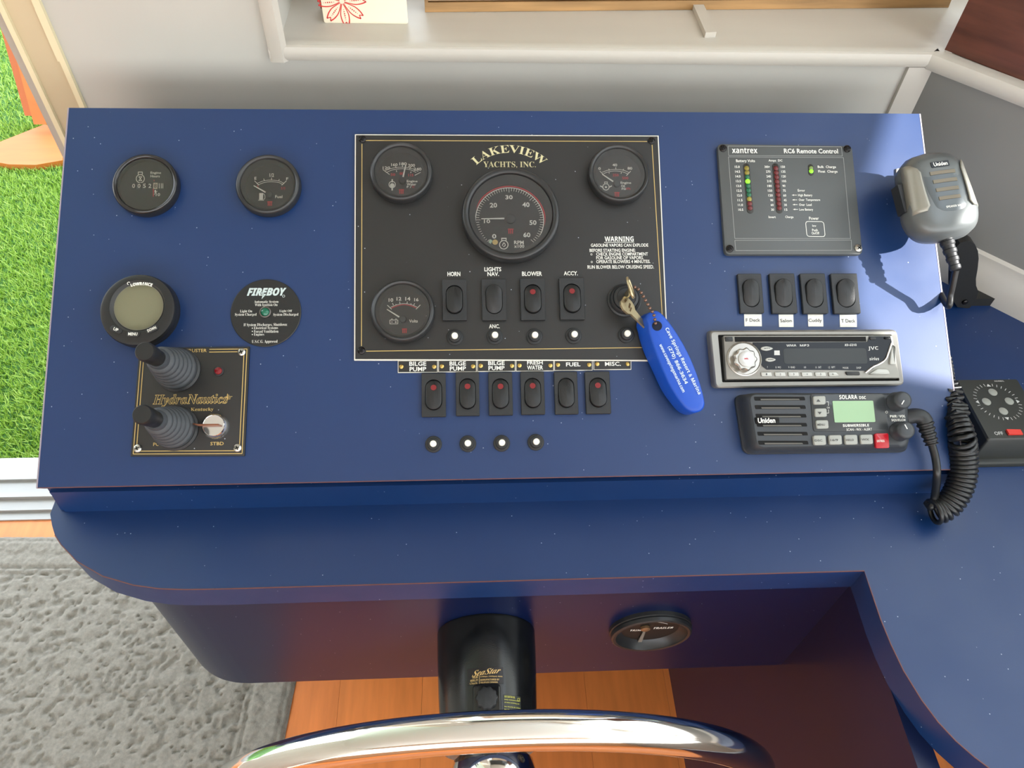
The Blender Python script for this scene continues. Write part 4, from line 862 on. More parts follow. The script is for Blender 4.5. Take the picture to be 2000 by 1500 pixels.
for q, l in (([(1587, 791), (1610.5, 790.5), (1610, 774), (1586, 774.5)], '^'), ([(1590, 815), (1613, 814.5), (1612, 798), (1589, 798.5)], 'v'), ([(1593, 838), (1616.5, 837.5), (1615, 821), (1591, 821.5)], 'MENU'), ([(1588, 870), (1611.5, 869.5), (1610, 850.5), (1586, 851)], 'DSC'), ([(1618, 869), (1642.5, 868.5), (1641, 850), (1616.5, 850.3)], '16/9'), ([(1649, 869), (1673, 868.5), (1671.5, 849.5), (1647, 850)], 'HI/LO'), ([(1679, 868), (1703, 867.5), (1701.5, 849), (1677.5, 849.5)], 'WX')): key(q, l)
key([(1708, 876), (1734.5, 875.5), (1732.5, 846.5), (1706, 847)], 'DISTRESS', 'distress_button', mat('red_cover', (168, 24, 36), .18), WHITE)
def knob(px, py, hb, px1, py1, rot):
    x, y = rl(px, py, hr); x1, y1 = rl(px1, py1, hr+.013); c0 = Vector((x, y, hr)); c1 = Vector((x, y, hr+.013)); R = .0088
    b = B(); lathe(b, [(R*1.05, hr-.001), (R*1.05, hr+.001), (R*.98, hr+.0014), (R*.95, hr+.010), (R*.86, hr+.0128), (R*.6, hr+.0138), (R*.2, hr+.0141)], 40, x, y); o = fin(b, 'knob', mat('radio_grey', (48, 52, 56), .45), t, 60)
    d = Vector((math.cos(rot), math.sin(rot)))*R; b = B(); seg(b, (x+d.x*.1, y+d.y*.1), (x+d.x*.62, y+d.y*.62), .0009, hr+.0145); fin(b, 'pointer_line', WHITE, o, 0)
knob(1750, 785, hr, 1760, 784, -2.2); knob(1756, 843, hr, 1766, 842, 2.0)
# plug and cord leaving the radio
def ploc(px, py, h): u, v = UV(px, py, h); return Vector((u, v, h))
b = B(); PL = smooth_path([rl(x, y, z)+(z,) for x, y, z in ((1768, 816, .013), (1786, 812, .015), (1800, 815, .016), (1808, 826, .016))], 5); tube(b, PL, .0072, 16); fin(b, 'cord_plug', BLKS, t, 60)
b = B(); P = [rl(x, y, z)+(z,) for x, y, z in ((1805, 822, .016), (1809, 834, .0155), (1813, 846, .015), (1817, 858, .0145), (1820, 868, .014))]; pp = smooth_path(P, 7); rs = [.0074-.0022*i/len(pp)+(.0007 if (i//3) % 2 else -.0005) for i in range(len(pp))]; tube(b, pp, rs, 14); fin(b, 'strain_relief', BLK, t, 30)

# ================================================================== hand microphone, clip and coiled cord
# clip plate on the board
t = pthing('microphone_clip', 'small cream metal clip plate behind the hand microphone', 'clip', 1790, 372)
b = B(); solid(b, rquad(quad_local(t, [(1750, 400), (1832, 400), (1826, 330), (1749, 330)], 0), .002), .0002, .0016, .0004); fin(b, 'plate', mat('cream_metal', (206, 200, 180), .4, .3), t)
b = B(); x, y = L(t, 1800, 370); solid(b, rr(.022, .03, .003, 4, x, y), .0015, .019, .001); fin(b, 'hook', mat('tan_clip', (120, 108, 90), .4, .5), t)
# body in a frame tilted on the board
mu, mv = UV(1829, 387, .041)
MR = Matrix.Rotation(math.radians(8), 4, 'Z')
t = empty('hand_microphone', 'grey hand microphone hanging at the right edge of the console', 'microphone', PM @ Matrix.Translation((mu, mv, .025)) @ MR)
MG = mat('mic_grey', (96, 100, 100), .34, .25); MGD = mat('mic_dark_grey', (84, 90, 93), .36, .2); MGL = mat('mic_silver', (146, 144, 134), .36, .35)
def mo(wt, wb, hh, r=1.0, cy=0):      # outline: rounded top and bottom, wider low
    pts = [(-wt*.30, hh*.5), (-wt*.46, hh*.40), (-wt*.5, hh*.28), (-(wt*.45+wb*.05), hh*.1), (-wb*.5, -hh*.12), (-wb*.5, -hh*.26), (-wb*.42, -hh*.40), (-wb*.27, -hh*.475), (0, -hh*.5)]
    pts += [(-x, y) for x, y in pts[:-1][::-1]] + [(0, hh*.53)]
    q = smooth_path([Vector((x, y, 0)) for x, y in pts+[pts[0]]], 4)[:-1]
    return [(p.x, p.y+cy) for p in q]
b = B(); loft(b, [at(mo(.050, .058, .074), 0), at(mo(.058, .066, .083), .004), at(mo(.060, .069, .086), .012), at(mo(.058, .066, .083), .022), at(mo(.050, .058, .076), .028), at(mo(.040, .046, .064), .031), at(mo(.02, .023, .034), .0322)]); fin(b, 'body', MG, t, 60)
gp_ = [(-.018, .034), (.015, .0355), (.0185, .028), (.0195, -.006), (.0165, -.0155), (.010, -.0195), (-.004, -.0195), (-.0115, -.0165), (-.0155, -.010), (-.0185, .012)]
def ztop(x, y): return .0316-max(0, (abs(x)/.030))**2.4*.0042-max(0, (abs(y)/.040))**3.2*.0046
def capped(pts, z0, dz, name, m, par, bev=.0006):
    b = B(); q = [(p.x, p.y) for p in smooth_path([Vector((x, y, 0)) for x, y in pts+[pts[0]]], 4)[:-1]]; q2 = shrink(q, bev); c = (sum(p[0] for p in q)/len(q), sum(p[1] for p in q)/len(q))
    loft(b, [[(x, y, ztop(x, y)+z0) for x, y in q], [(x, y, ztop(x, y)+dz-bev*.5) for x, y in q], [(x, y, ztop(x, y)+dz) for x, y in q2], [(x*.5+c[0]*.5, y*.5+c[1]*.5, ztop(x*.5+c[0]*.5, y*.5+c[1]*.5)+dz) for x, y in q2], [(x*.1+c[0]*.9, y*.1+c[1]*.9, ztop(*c)+dz) for x, y in q2]]); return fin(b, name, m, par, 50)
gr = capped(gp_, -.003, .0012, 'speaker_grille', MGD, t)
for i in range(4):
    y = .0190-i*.0085; wd = .0125-i*.0006; dx = .001
    b = B(); xs = [-wd+dx, -wd*.3+dx, wd*.4+dx, wd+dx]; loft(b, [[(x, y+.0017, ztop(x, y)+k) for x in xs]+[(x, y-.0017, ztop(x, y)+k) for x in xs[::-1]] for k in (.0004, .0018)]); o = fin(b, 'grille_slot', mat('slot_tan', (112, 104, 88), .6), gr)
b = B(); loft(b, [[(x, y, ztop(x, .0275)+k) for x, y in rr(.018, .0056, .0006, 2, .001, .0275)] for k in (.0004, .0020)]); o = fin(b, 'badge', BLKG, gr)
b = B(); text(b, 'Uniden', (-.006, .0256, .008, .0294), ztop(0, .0275)+.0022, '', off=.03); fin(b, 'lettering', WHITE, o, 0)
b = B(); text(b, 'SPEAKER MIC', (-.005, -.0165, .011, -.0145), ztop(.003, -.0155)+.0015, 'b'); fin(b, 'lettering', WHITE, t, 0)
def mprof(n): return float(np.interp(n, [0, .6, .67, .84, .97, 1.0], [.0322, .0316, .0312, .0284, .0224, .0165]))
for sx in (-1, 1):
    b = B(); rows = []
    for j in range(11):
        y = .031-.0475*j/10; xo = .0292+.0045*j/10; xi = .0196+.0022*math.sin(PI*j/10)*.4+(.0035 if j == 10 else 0)+(.006 if j == 0 else .002 if j == 1 else 0)
        rows.append([(sx*(xi+(xo-xi)*k/7), y+(.0025*(k/7) if j == 0 else 0), mprof((xi+(xo-xi)*k/7)/xo)+.0009) for k in range(8)])
    loft(b, rows, False, False, False); o = fin(b, 'side_grip', MGL, t, 60); md = o.modifiers.new('thick', 'SOLIDIFY'); md.thickness = .0012; md.offset = 0
b = B(); loft(b, [[(-.0335+dx, y, z) for y, z in ((.018, .006), (.018, .018), (-.010, .018), (-.010, .006))] for dx in (-.0025, .004)]); fin(b, 'talk_button', BLKS, t, 30)
b = B(); n0 = Vector((.0, -.041, .014)); P = [Vector((.0, -.040, .014)), Vector((.0005, -.048, .014)), Vector((.001, -.056, .0138)), Vector((.0015, -.064, .0136)), Vector((.002, -.072, .0134))]
pp = smooth_path(P, 8); rs = [.0062-.0020*i/len(pp)+(.0008 if (i//4) % 2 else 0) for i in range(len(pp))]; tube(b, pp, rs, 14); fin(b, 'strain_relief', BLKS, t, 30)
mend = t.matrix_world @ P[-1]
# cord: straight lead from the mic, coil along the console side, smooth lead up to the radio plug
RP = marine_end = None
t = empty('coiled_cord', 'black coiled cord joining the hand microphone to the marine radio', 'cord', Matrix.Identity(4))
CB = mat('cord_black', (24, 25, 26), .32)
def W3(px, py, h): return PM @ ploc(px, py, h)
A = [mend, W3(1857, 572, .022), W3(1849, 596, .010), Vector((FW+.010, .205, .075)), Vector((FW+.012, .16, .050)), Vector((FW+.012, .13, .036))]
b = B(); tube(b, smooth_path(A, 8), .0030, 10); fin(b, 'lead', CB, t, 60)
Cc = [A[-1], Zp(1874, 830, .028), Zp(1881, 880, .012), Zp(1880, 930, -.004), Zp(1868, 965, -.016), Zp(1850, 988, -.025), Zp(1834, 997, -.029), Zp(1822, 1000, -.030)]
cp = smooth_path(Cc, 80); b = B(); turns = 46; n = len(cp); hx = []
S_ = [0]
for i in range(1, n): S_.append(S_[-1]+(cp[i]-cp[i-1]).length)
rad0 = []
for i, p in enumerate(cp):
    f = S_[i]/S_[-1]; T = (cp[min(i+1, n-1)]-cp[max(i-1, 0)]).normalized(); N = T.cross(Vector((0, 0, 1))).normalized(); Bn = T.cross(N)
    a = 2*PI*turns*f; r = .0045+.0062*min(1, f*1.6); hx.append(p+(N*math.cos(a)+Bn*math.sin(a))*r)
M = [Vector(hx[0])]
tube(b, hx, .0025, 7); fin(b, 'coil', CB, t, 60)
pend = W3(1820, 868, .014)
D_ = [hx[-1], Zp(1819, 990, -.027), Zp(1826, 968, -.018), W3(1830, 925, .012), W3(1827, 895, .013), pend]
b = B(); tube(b, smooth_path(D_, 10), .0036, 12); fin(b, 'lead', CB, t, 60)

# bracket standing in the corner behind the cord
BY = .262
pts = [(1887, 471), (1896, 471.5), (1904, 477), (1910, 490), (1911.5, 505), (1909.5, 525), (1906, 545), (1906.5, 558), (1911, 570), (1905, 590), (1893, 602), (1880, 611), (1870, 600), (1862, 588), (1860, 560), (1861, 520), (1865, 486), (1875, 475)]
c = Zp(1890, 602, ZC)
t = empty('folding_bracket', 'black rounded bracket standing on the counter behind the microphone cord', 'bracket', Matrix.Translation((c.x, BY, ZC)))
b = B(); V = [Yp(x, y, BY)-Vector((c.x, BY, ZC)) for x, y in pts]; zmin = min(v.z for v in V)
V = [Vector((v.x, 0, max(0.0, v.z-max(0, zmin)))) for v in V]
loft(b, [[(v.x, dy, v.z) for v in V] for dy in (0, .012)]); fin(b, 'plate', mat('bracket_black', (30, 30, 28), .45), t)
b = B(); box(b, .004, .032, .004, .022, 0, .012); fin(b, 'foot', mat('bracket_black', (30, 30, 28), .45), t)
b = B(); vv = Yp(1884, 589, BY)-Vector((c.x, BY, ZC)); rg = [[(vv.x+r*math.cos(2*PI*i/16), y, vv.z+r*math.sin(2*PI*i/16)) for i in range(16)] for r, y in ((.0035, .001), (.0035, -.002), (.002, -.003))]; loft(b, rg); fin(b, 'bolt', DSCREW, t)

# ================================================================== key and blue float
t = pthing('ignition_switch', 'round black ignition switch beside the warning text', 'switch', 1221, 584, h=.008)
t.matrix_world = t.matrix_world @ Matrix.Translation((0, 0, .003))
b = B(); lathe(b, [(.0165, 0), (.0165, .002), (.0150, .003), (.0145, .007), (.0128, .009), (.0122, .0085), (.0118, .0105), (.0092, .0118), (.0088, .0112), (.001, .0112)], 48); fin(b, 'barrel', BLKS, t, 40)
b = B(); box(b, -.0008, .0008, -.005, .005, .0112, .0114); fin(b, 'keyway', PIT, t)
t = pthing('key_float', 'boat keys on a bead chain with an oval blue foam float', 'key ring', 1320, 700)
KM = mat('key_nickel', (186, 172, 138), .3, .9)
def kl(px, py, z): return Vector(L(t, px, py, z)+(z,))
k0 = kl(1222, 580, .014); k1 = kl(1231, 557, .030)
b = B(); box(b, -.0009, .0009, -.0035, .0035, 0, .018)
for v in b.verts: v.co = v.co+k0
fin(b, 'key', KM, t)
b = B()
c = kl(1231.5, 562, .030); ax = Vector((1, .25, .5)).normalized(); u = Vector((0, 1, .15)).normalized(); w_ = ax.cross(u).normalized(); u = w_.cross(ax)
tube(b, [c+(u*math.cos(2*PI*i/32)*.0098+w_*math.sin(2*PI*i/32)*.0052) for i in range(33)], .0013, 8, True); fin(b, 'key_ring_loop', KM, t, 60)
# second key hanging below the ring
o_, e_ = kl(1214, 585, .028), kl(1242, 618, .021); dirv = (e_-o_).normalized(); nz_ = Vector((.45, .25, .86)).normalized(); sd_ = dirv.cross(nz_).normalized(); nz_ = sd_.cross(dirv)
out = [(0, -.0045), (.003, -.0075), (.009, -.0082), (.014, -.0070), (.017, -.0042), (.036, -.0032), (.036, .0015), (.016, .0040), (.013, .0070), (.007, .0082), (.002, .0062), (0, .003)]
b = B(); loft(b, [[o_+dirv*x+sd_*y+nz_*k for x, y in out] for k in (-.001, .001)]); fin(b, 'key', KM, t, 30)
b = B(); P = [(.005, -.003), (.005, .003), (.0035, .003), (.0035, -.003)]
for q in ([(.0025, -.004), (.0045, -.004), (.0045, 0.0), (.0025, 0.0)], [(.008, -.0045), (.010, -.0045), (.0115, .001), (.0095, .001)], [(.0115, -.002), (.013, -.002), (.014, .003), (.0125, .003)]): face(b, [o_+dirv*x+sd_*y+nz_*.0012 for x, y in q])
fin(b, 'key_stamping', mat('worn_brown', (92, 70, 44), .5, .6), t, 0)
CH = mat('bead_chain', (122, 96, 84), .35, .8)
chn = smooth_path([kl(x, y, z) for x, y, z in ((1240, 561, .030), (1250, 568, .031), (1260, 585, .032), (1270, 603, .0325), (1276, 612, .0315), (1279, 624, .0298), (1281, 637, .0265))], 12)
acc = 0; last = None; nb = 0
bead = None
for i, p in enumerate(chn):
    if last is None or (p-last).length > .0036:
        last = p
        if bead is None:
            b = B(); bmesh.ops.create_icosphere(b, subdivisions=2, radius=.00165); bead = fin(b, 'chain_bead', CH, t, 180); bead.location = p
        else:
            o = bead.copy(); COL.objects.link(o); o.location = p
# float: a thick lens-shaped foam block
FB = mat('blue_foam', (16, 74, 178), .42, bump=.12, bscale=160)
z1 = .0255
topo = [(1266, 633), (1263, 620), (1268, 611), (1281, 606), (1292, 611), (1304, 624), (1318, 643), (1338, 676), (1355, 712), (1368, 748), (1376, 778), (1377, 792), (1371, 802), (1358, 805), (1345, 801), (1332, 789), (1312, 760), (1292, 718), (1277, 678), (1269, 652)]
boto = [(1244, 647), (1241, 634), (1246, 622), (1262, 613), (1274, 618), (1286, 632), (1301, 652), (1320, 684), (1337, 720), (1350, 754), (1357, 785), (1358, 798), (1352, 808), (1339, 811), (1326, 807), (1314, 795), (1293, 766), (1273, 724), (1257, 690), (1248, 664)]
def sm(pts, z): return [(p.x, p.y) for p in smooth_path([kl(x, y, z) for x, y in pts+[pts[0]]], 4)[:-1]]
TP, BT = sm(topo, z1), sm(boto, .0045)
def mixp(f): return [(a[0]*f+c[0]*(1-f), a[1]*f+c[1]*(1-f)) for a, c in zip(TP, BT)]
cT = (sum(p[0] for p in TP)/len(TP), sum(p[1] for p in TP)/len(TP))
def sc_(p, f): return [(x*f+cT[0]*(1-f), y*f+cT[1]*(1-f)) for x, y in p]
cB = (sum(p[0] for p in BT)/len(BT), sum(p[1] for p in BT)/len(BT))
def scB(p, f): return [(x*f+cB[0]*(1-f), y*f+cB[1]*(1-f)) for x, y in p]
b = B(); loft(b, [at(scB(BT, .85), .0042), at(scB(BT, .97), .0050), at(mixp(.1), .0072), at(mixp(.85), z1-.004), at(sc_(mixp(.97), .995), z1-.0016), at(sc_(TP, .955), z1-.0002), at(sc_(TP, .88), z1+.0004), at(sc_(TP, .45), z1+.0012), at(sc_(TP, .05), z1+.0013)])
o = fin(b, 'float', FB, t, 60)
hx_, hy_ = L(t, 1283, 637, z1); b = B(); lathe(b, [(.0048, z1-.001), (.0046, z1+.0014), (.0042, z1+.0017)], 24, hx_, hy_); fin(b, 'chain_hole', mat('hole_dark', (10, 18, 40), .9), o)
b = B()
for s, p, q, hgt in (('Cave Springs Resort & Marina', (1301, 641), (1366, 770), .0046), ('(270) 866-3634', (1306, 677), (1340, 750), .0042), ('www.cavespringsmarina.com', (1289, 673), (1335, 766), .0042)):
    a, c = kl(*p, z1+.0012), kl(*q, z1+.0012); d = c-a; ln = d.length; m = (a+c)/2
    text(b, s, (m.x-ln/2, m.y-hgt/2, m.x+ln/2, m.y+hgt/2), z1+.0017, 'b', off=0, rot=math.atan2(d.y, d.x))
fin(b, 'lettering', mat('pale_float_print', (200, 216, 226), .5), o, 0)

# ================================================================== spotlight remote on the counter
zt_ = -.0095
TL, TR, BLc = Zp(1869, 741, zt_), Zp(1974, 740, zt_), Zp(1929, 858, zt_)
ex = Vector((1, 0, 0)); wT = .068; dT = TL.y-BLc.y
c = Vector(((TL.x+BLc.x)/2+wT/2, (TL.y+BLc.y)/2, ZC))
t = empty('spotlight_remote', 'black remote box with four grey buttons and red switch at right of the counter', 'control box', Matrix.Translation(c))
hz = zt_-ZC
b = B(); solid(b, rr(wT+.016, dT+.020, .005), 0, .006, .0015); fin(b, 'base_flange', mat('remote_black', (34, 36, 32), .42), t)
b = B(); loft(b, [at(rr(wT+.006, dT+.008, .003), .005), at(rr(wT+.001, dT+.001, .002), hz-.002), at(rr(wT-.002, dT-.002, .002), hz)]); fin(b, 'case', _M['remote_black'], t, 30)
def tl_(px, py): q = Zp(px, py, zt_)-c; return q.x, q.y
GP = mat('remote_grey_button', (142, 144, 136), .6)
bc = [tl_(*p) for p in ((1938.5, 766.5), (1926, 785), (1970.5, 784), (1959, 803.5))]
for x, y in bc:
    b = B(); lathe(b, [(.0046, hz-.0003), (.0046, hz+.0008), (.004, hz+.0011)], 28, x, y); fin(b, 'button', GP, t)
cx_, cy_ = sum(p[0] for p in bc)/4, sum(p[1] for p in bc)/4
b = B(); rr_ = .0225
for i in range(32):
    a = 2*PI*i/32
    if i % 8 == 0:
        d = Vector((math.cos(a), math.sin(a))); n = Vector((-d.y, d.x)); p = Vector((cx_, cy_))+d*(rr_-.002); face(b, [tuple(v)+(hz+.0002,) for v in (p+n*.0024, p-n*.0024, p+d*.0035)])
    else:
        d = Vector((math.cos(a), math.sin(a))); p = Vector((cx_, cy_)); seg(b, p+d*(rr_-.0015), p+d*(rr_+.002), .0006, hz+.0002)
fin(b, 'dial_marking', mat('grey_white_print', (190, 190, 186), .4), t, 0)
b = B(); p, q = tl_(1944, 850), tl_(1957, 843); text(b, 'OFF', (p[0], p[1], q[0], q[1]), hz+.0002, '', off=.01); p, q = tl_(1943, 746), tl_(1960, 743); text(b, 'NORMAL', (p[0], p[1], q[0], q[1]), hz+.0002, '', off=.01); fin(b, 'lettering', mat('grey_white_print', (190, 190, 186), .4), t, 0)
p, q = tl_(1969, 850), tl_(1992, 840); b = B(); loft(b, [at([(p[0], p[1]), (q[0], p[1]), (q[0], q[1]), (p[0], q[1])], hz-.0004), [(p[0], p[1], hz+.0022), (q[0], p[1], hz+.0012), (q[0], q[1], hz+.0012), (p[0], q[1], hz+.0022)]]); fin(b, 'power_switch', mat('red_switch', (206, 54, 44), .4), t, label='red power switch')
for x, y in ((-(wT/2+.004), -(dT/2+.004)),):
    b = B(); lathe(b, [(.0032, .0055), (.0032, .0072), (.0018, .0082)], 18, x, y); fin(b, 'screw', DSCREW, t)

# ================================================================== steering column and wheel
AX, AZ = .402, -.178
def crad(y): f = max(0, min(1, (-.075-y)/.115)); return .0505-.0052*f**1.6
t = empty('steering_column', 'black steering helm column sticking out under the counter edge', 'steering column', Matrix.Translation((AX, -.075, AZ)))
def ring_y(y, r, n=64): return [(r*math.cos(2*PI*i/n), y+.075, r*math.sin(2*PI*i/n)) for i in range(n)]
b = B(); ys = [-.0752, -.0765]+[-.078-.01*i for i in range(11)]
loft(b, [ring_y(-.0752, .0500)]+[ring_y(y, crad(y)) for y in ys[1:]]+[ring_y(-.186, .0452), ring_y(-.190, .043), ring_y(-.192, .02)])
CBLK = mat('column_black', (20, 21, 21), .2, bump=.06, bscale=900, var=.5, vscale=60); fin(b, 'housing', CBLK, t, 40)
def wrap(bm, dz=0.0):
    for v in bm.verts:
        x, y, z = v.co; r = crad(y)+z+dz; v.co = (r*math.sin(x/crad(y)), y+.075, r*math.cos(x/crad(y)))
def cy_(px, py):      # photo point on the top of the column -> (across, y)
    q = Zp(px, py, AZ+.0475); return q.x-AX, q.y
def strip(bm, x0, x1, y0, y1, z, n=8):
    for i in range(n): face(bm, [(x0+(x1-x0)*(i+k)/n, y, z) for k, y in ((0, y0), (1, y0), (1, y1), (0, y1))])
def cbox(a, c): p, q = cy_(*a), cy_(*c); return min(p[0], q[0]), min(p[1], q[1]), max(p[0], q[0]), max(p[1], q[1])
x0, y0, x1, y1 = cbox((912, 1337), (983, 1303)); b = B(); strip(b, x0, x1, y0, y1, .0004); wrap(b); o = fin(b, 'sticker', mat('sticker_black', (22, 16, 20), .35), t)
b = B()
for s, bx, st, kw in (('SeaStar', ((921, 1319.5), (978, 1306.5)), 'si', dict(shear=.45, slant=.08)), ('HELM', ((923, 1325), (933, 1320.5)), 'b', {}), ('MODEL 271', ((918.5, 1331), (933.5, 1326.5)), 'b', {}), ('1.7cu.in.', ((917, 1336.5), (933, 1332)), 'b', {}),
      ('6.9Mpa (1000psi) MAX.', ((938.5, 1324.5), (982, 1320)), 'b', {}), ('MANUFACTURED BY', ((938.5, 1330.5), (975, 1326)), 'b', {}), ('TELEFLEX CANADA', ((938.5, 1335.5), (972, 1331.3)), 'b', {})):
    text(b, s, cbox(*bx), .0007, st, **kw)
xx = cy_(936, 1328)[0]; strip(b, xx, xx+.0004, cy_(936, 1336)[1], cy_(936, 1320)[1], .0007, 1); wrap(b); fin(b, 'lettering', mat('bright_gold_print', (220, 186, 120), .45), o, 0)
x0, y0, x1, y1 = cbox((984, 1388), (1022, 1354)); b = B(); strip(b, x0, x1, y0, y1, .0004); wrap(b); o = fin(b, 'sticker', mat('sticker_dark', (26, 30, 24), .35), t)
b = B()
for s, bx, st in (('USE SEASTAR OIL', ((985.5, 1361), (1008, 1356.5)), 'b'), ('CE', ((1014, 1364), (1020.5, 1357.5)), ''), ('Only recommended', ((985.5, 1366.5), (1018, 1362.5)), 'b'), ('oil when servicing unit', ((985.5, 1372), (1018.5, 1368)), 'b'), ('Max. Wheel Dia. 20" (510mm)', ((985.5, 1380), (1021, 1376)), 'b'), ('Max. Wheel Dish 8" (200mm)', ((985.5, 1385.5), (1020.5, 1381.5)), 'b')): text(b, s, cbox(*bx), .0007, st)
wrap(b); fin(b, 'lettering', mat('yellow_print', (204, 200, 84), .5), o, 0)
px, py = cy_(951, 1367); rt = AZ+crad(py)
b = B(); solid(b, [(px+x, py+.075+y) for x, y in rr(.026, .036, .004, 4, 0, -.004)], crad(py)-.008, crad(py)+.003, .0015); o = fin(b, 'filler_boss', CBLK, t)
b = B(); oc = [(px+(.0098+.0006*math.cos(10*2*PI*i/60))*math.cos(2*PI*i/60), py+.075+(.0098+.0006*math.cos(10*2*PI*i/60))*math.sin(2*PI*i/60)) for i in range(60)]; solid(b, oc, crad(py)+.0025, crad(py)+.0075, .0012); fin(b, 'filler_cap', BLKS, o)

t = empty('steering_wheel', 'polished chrome steering wheel with thin spokes at the bottom of the view', 'steering wheel', Matrix.Translation((.4056, -.2284, -.1776)) @ Matrix.Rotation(math.radians(91.93), 4, 'X'))
WR, wr_ = .2375, .0131
b = B(); nM, nm = 128, 20
V = [[b.verts.new(((WR+wr_*math.cos(2*PI*j/nm))*math.cos(2*PI*i/nM), (WR+wr_*math.cos(2*PI*j/nm))*math.sin(2*PI*i/nM), wr_*math.sin(2*PI*j/nm))) for j in range(nm)] for i in range(nM)]
for i in range(nM):
    for j in range(nm): b.faces.new((V[i][j], V[(i+1) % nM][j], V[(i+1) % nM][(j+1) % nm], V[i][(j+1) % nm]))
WCH = mat('worn_chrome', (222, 220, 214), .09, 1, bump=.02, bscale=60); fin(b, 'rim', WCH, t, 180)
b = B(); lathe(b, [(.030, -.036), (.037, -.030), (.040, -.018), (.042, -.006), (.040, .004), (.032, .012), (.016, .016)], 48); fin(b, 'hub', WCH, t, 50)
for a in (math.radians(v) for v in (-14, 191, 209, 270, -38)):
    b = B(); d = Vector((math.cos(a), math.sin(a), 0)); tube(b, [d*.036+Vector((0, 0, -.010)), d*.14+Vector((0, 0, -.006)), d*(WR-.006)], .0050, 12); fin(b, 'spoke', WCH, t, 60)

# trim gauge under the counter edge
t = empty('trim_gauge', 'round black trim gauge in shade under the counter edge', 'gauge', Matrix.Translation((.5746, -.075, -.1775)) @ Matrix.Rotation(PI/2, 4, 'X'))
R = .0432
b = B(); lathe(b, [(R, -.002), (R, .004), (R*.975, .0046), (R*.975, .0056), (R*.985, .0062), (R*.97, .0095), (R*.93, .0105), (R*.87, .0100), (R*.86, .008), (R*.70, .0016)], 64, c0=True, c1=False); fin(b, 'bezel', BEZ, t, 40)
b = B(); disc(b, 0, 0, R*.71, .0015, 48); fin(b, 'dial_face', FACE, t)
b = B(); text(b, 'TRIM', (-.021, -.004, -.009, .0), .0019, 'bi'); text(b, 'TRAILER', (.003, .000, .024, .0045), .0019, 'bi'); arc(b, 0, -.008, .026, .9, 2.3, .0006, .0019); fin(b, 'dial_marking', WHITE, t, 0)
b = B(); solid(b, [(-.0022, -.030), (.0022, -.030), (.0010, .006), (-.0010, .006)], .003, .0042)
for v in b.verts: v.co.x -= .0065
fin(b, 'needle', mat('needle_grey', (120, 118, 110), .5), t)
b = B(); lathe(b, [(.005, .002), (.005, .0048), (.003, .0058)], 24, -.0065, .006); fin(b, 'needle_hub', mat('bronze_hub', (140, 110, 80), .4, .5), t)
# ================================================================== things on the window sill
yc = Zp(715, 46, SZ).y; c0, c1 = Zp(633, 45.5, SZ), Zp(797, 46, SZ)
t = empty('flower_card', 'cream card with a red outlined flower standing on the window sill', 'card', Matrix.Translation(((c0.x+c1.x)/2, yc, SZ)))
wd = c1.x-c0.x
b = B(); solid(b, [(x, z) for x, z in rr(wd, .13, .002, 3, 0, .065)], 0, .003, .0004)
for v in b.verts: v.co = (v.co.x, -v.co.z+.003, v.co.y)
fin(b, 'card', mat('cream_card', (236, 226, 202), .6), t)
def cl(px, py): q = Yp(px, py, yc); return q.x-(c0.x+c1.x)/2, q.z-SZ
b = B(); f0 = Vector(cl(667.6, 2.6)); PLn = .0255
for k in range(8):
    a = math.radians(-85+45*k); d = Vector((math.cos(a), math.sin(a))); n = Vector((-d.y, d.x))
    prof = [(.10, .02), (.3, .10), (.55, .165), (.8, .15), (1.0, .085)]
    for sg in (-1, 1):
        P = smooth_path([Vector((*(f0+d*PLn*u+n*PLn*v*sg), 0)) for u, v in prof], 5)
        for i, (p, q) in enumerate(zip(P, P[1:])): seg(b, p.xy, q.xy, .0007+.0007*i/len(P), .0002)
        seg(b, f0+d*PLn*1.0+n*PLn*.085*sg, f0+d*PLn*.86, .0009, .0002)
    for i in range(6):
        q = f0+d*PLn*(.34+.085*i); disc(b, q.x, q.y, .0004+.00035*math.sin(PI*i/5), .0002, 10)
for v in b.verts: v.co = (v.co.x, -v.co.z-.0001, v.co.y)
fin(b, 'flower_print', mat('card_red', (206, 44, 40), .6), t, 0, label='red outlined eight petal flower')
q0 = Zp(629, 20, SZ)
t = empty('small_card', 'thin dark red card just behind the cream flower card', 'card', Matrix.Translation((q0.x+.03, q0.y+.004, SZ)))
b = B(); box(b, -.032, .03, 0, .002, 0, .10); fin(b, 'card', mat('dark_red_card', (120, 56, 52), .6), t)
f0_, f1_ = Zp(830, 22, SZ), Zp(1850, 13, SZ)
ang = math.atan2(f1_.y-f0_.y, f1_.x-f0_.x); fw_ = (f1_-f0_).length
t = empty('picture_frame', 'wide picture frame in brown and gold wood leaning in the window recess', 'picture frame', Matrix.Translation((f0_.x, f0_.y, SZ)) @ Matrix.Rotation(ang, 4, 'Z') @ Matrix.Rotation(math.radians(-6), 4, 'X'))
GW = mat('gilded_wood', (158, 122, 78), .35, .25, var=.35, vscale=14, stretch=(.6, 8, 8)); BW = mat('beige_frame_face', (176, 146, 116), .5, var=.06, vscale=6)
def rail(x0, x1, z0, z1, nm):
    b = B(); box(b, x0, x1, 0, .018, z0, z1); o = fin(b, nm, BW, t); return o
rail(.004, fw_-.004, .011, .05, 'bottom_rail'); rail(.004, .05, .05, .30, 'side_rail'); rail(fw_-.05, fw_-.004, .05, .30, 'side_rail'); rail(.004, fw_-.004, .26, .30, 'top_rail')
for x0, x1, z0, z1 in ((0, fw_, 0, .010), (0, .004, .010, .30), (fw_-.004, fw_, .010, .30)):
    b = B(); box(b, x0, x1, -.003, .019, z0, z1); fin(b, 'gilded_edge', GW, t)
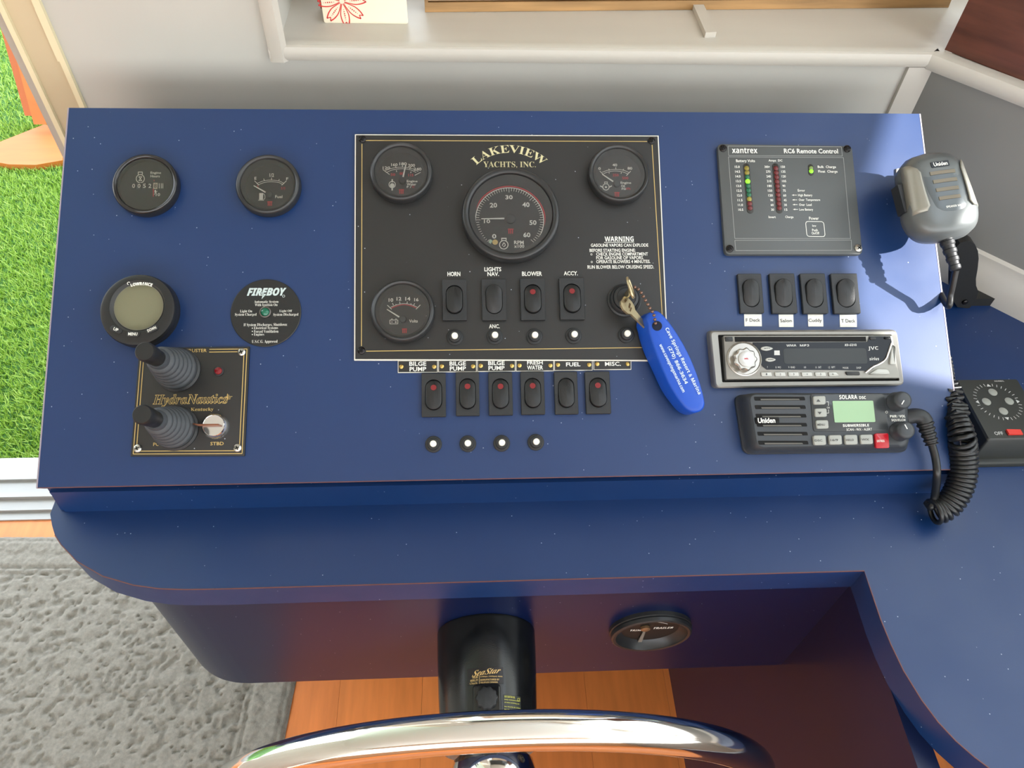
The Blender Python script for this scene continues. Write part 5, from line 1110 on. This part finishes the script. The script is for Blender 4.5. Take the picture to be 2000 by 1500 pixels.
b = B(); box(b, .05, fw_-.05, .008, .012, .05, .26); fin(b, 'picture_panel', mat('pale_picture', (200, 186, 160), .6), t)
w0, w1 = Zp(1845, 97, SZ), Zp(2000, 159, SZ); d = (w1-w0).normalized(); w1 = w0+d*.17; nb_ = Vector((-d.y, d.x, 0))
if nb_.y < 0: nb_ = -nb_
t = empty('wooden_box', 'dark grained wooden box standing on the right window sill', 'box', Matrix.Translation(w0) @ Matrix.Rotation(math.atan2(d.y, d.x), 4, 'Z'))
b = B(); box(b, 0, .17, 0, .09, 0, .26); fin(b, 'case', mat('dark_walnut', (88, 50, 38), .4, var=.5, vscale=7, stretch=(1.2, 8, 9)), t)

# ================================================================== trestle outside on the turf
t = empty('wooden_trestle', 'orange wooden trestle with a splayed foot standing on the turf outside', 'trestle', Matrix.Translation((-1.0, 1.75, TURF)))
OW = mat('orange_timber', (184, 104, 42), .55, var=.1, vscale=6, stretch=(1, 6, 1))
def tw(px, py, z): q = Zp(px, py, z); return Vector((q.x+1.0, q.y-1.75, q.z-TURF))
b = B(); hz_ = TURF+.022
P = [tw(*p, hz_) for p in ((17, 321), (70, 322), (122, 313), (128, 250), (86, 243), (0, 277), (-40, 290), (-30, 312))]
loft(b, [[(p.x, p.y, .001) for p in P], [(p.x, p.y, p.z) for p in P]]); fin(b, 'foot', OW, t, 20)
b = B(); Q1 = [tw(66, 243, TURF+.06), tw(98, 243, TURF+.06)]
e0, e1 = Yp(-3, 78, 1.95), Yp(26, 78, 1.95)
A_ = [Vector((Q1[0].x, Q1[0].y, .06)), Vector((Q1[1].x, Q1[1].y, .06))]; 
dz = .75; Bv = [a+Vector((0, .30, dz)) for a in A_]
loft(b, [[A_[0], A_[1], A_[1]+Vector((0, .04, 0)), A_[0]+Vector((0, .04, 0))], [Bv[0], Bv[1], Bv[1]+Vector((0, .04, 0)), Bv[0]+Vector((0, .04, 0))]]); fin(b, 'upright', OW, t, 20)
b = B(); A2 = [a+Vector((-.045, .05, .0)) for a in A_]; B2 = [a+Vector((-.045, .05, 0)) for a in Bv]
loft(b, [[A2[0], A2[0]+Vector((.05, 0, 0)), A2[0]+Vector((.05, .05, 0)), A2[0]+Vector((0, .05, 0))], [A2[0]+Vector((0, .12, .30)), A2[0]+Vector((.05, .12, .30)), A2[0]+Vector((.05, .17, .30)), A2[0]+Vector((0, .17, .30))]]); fin(b, 'brace', mat('orange_timber_dark', (176, 92, 40), .55), t, 20)
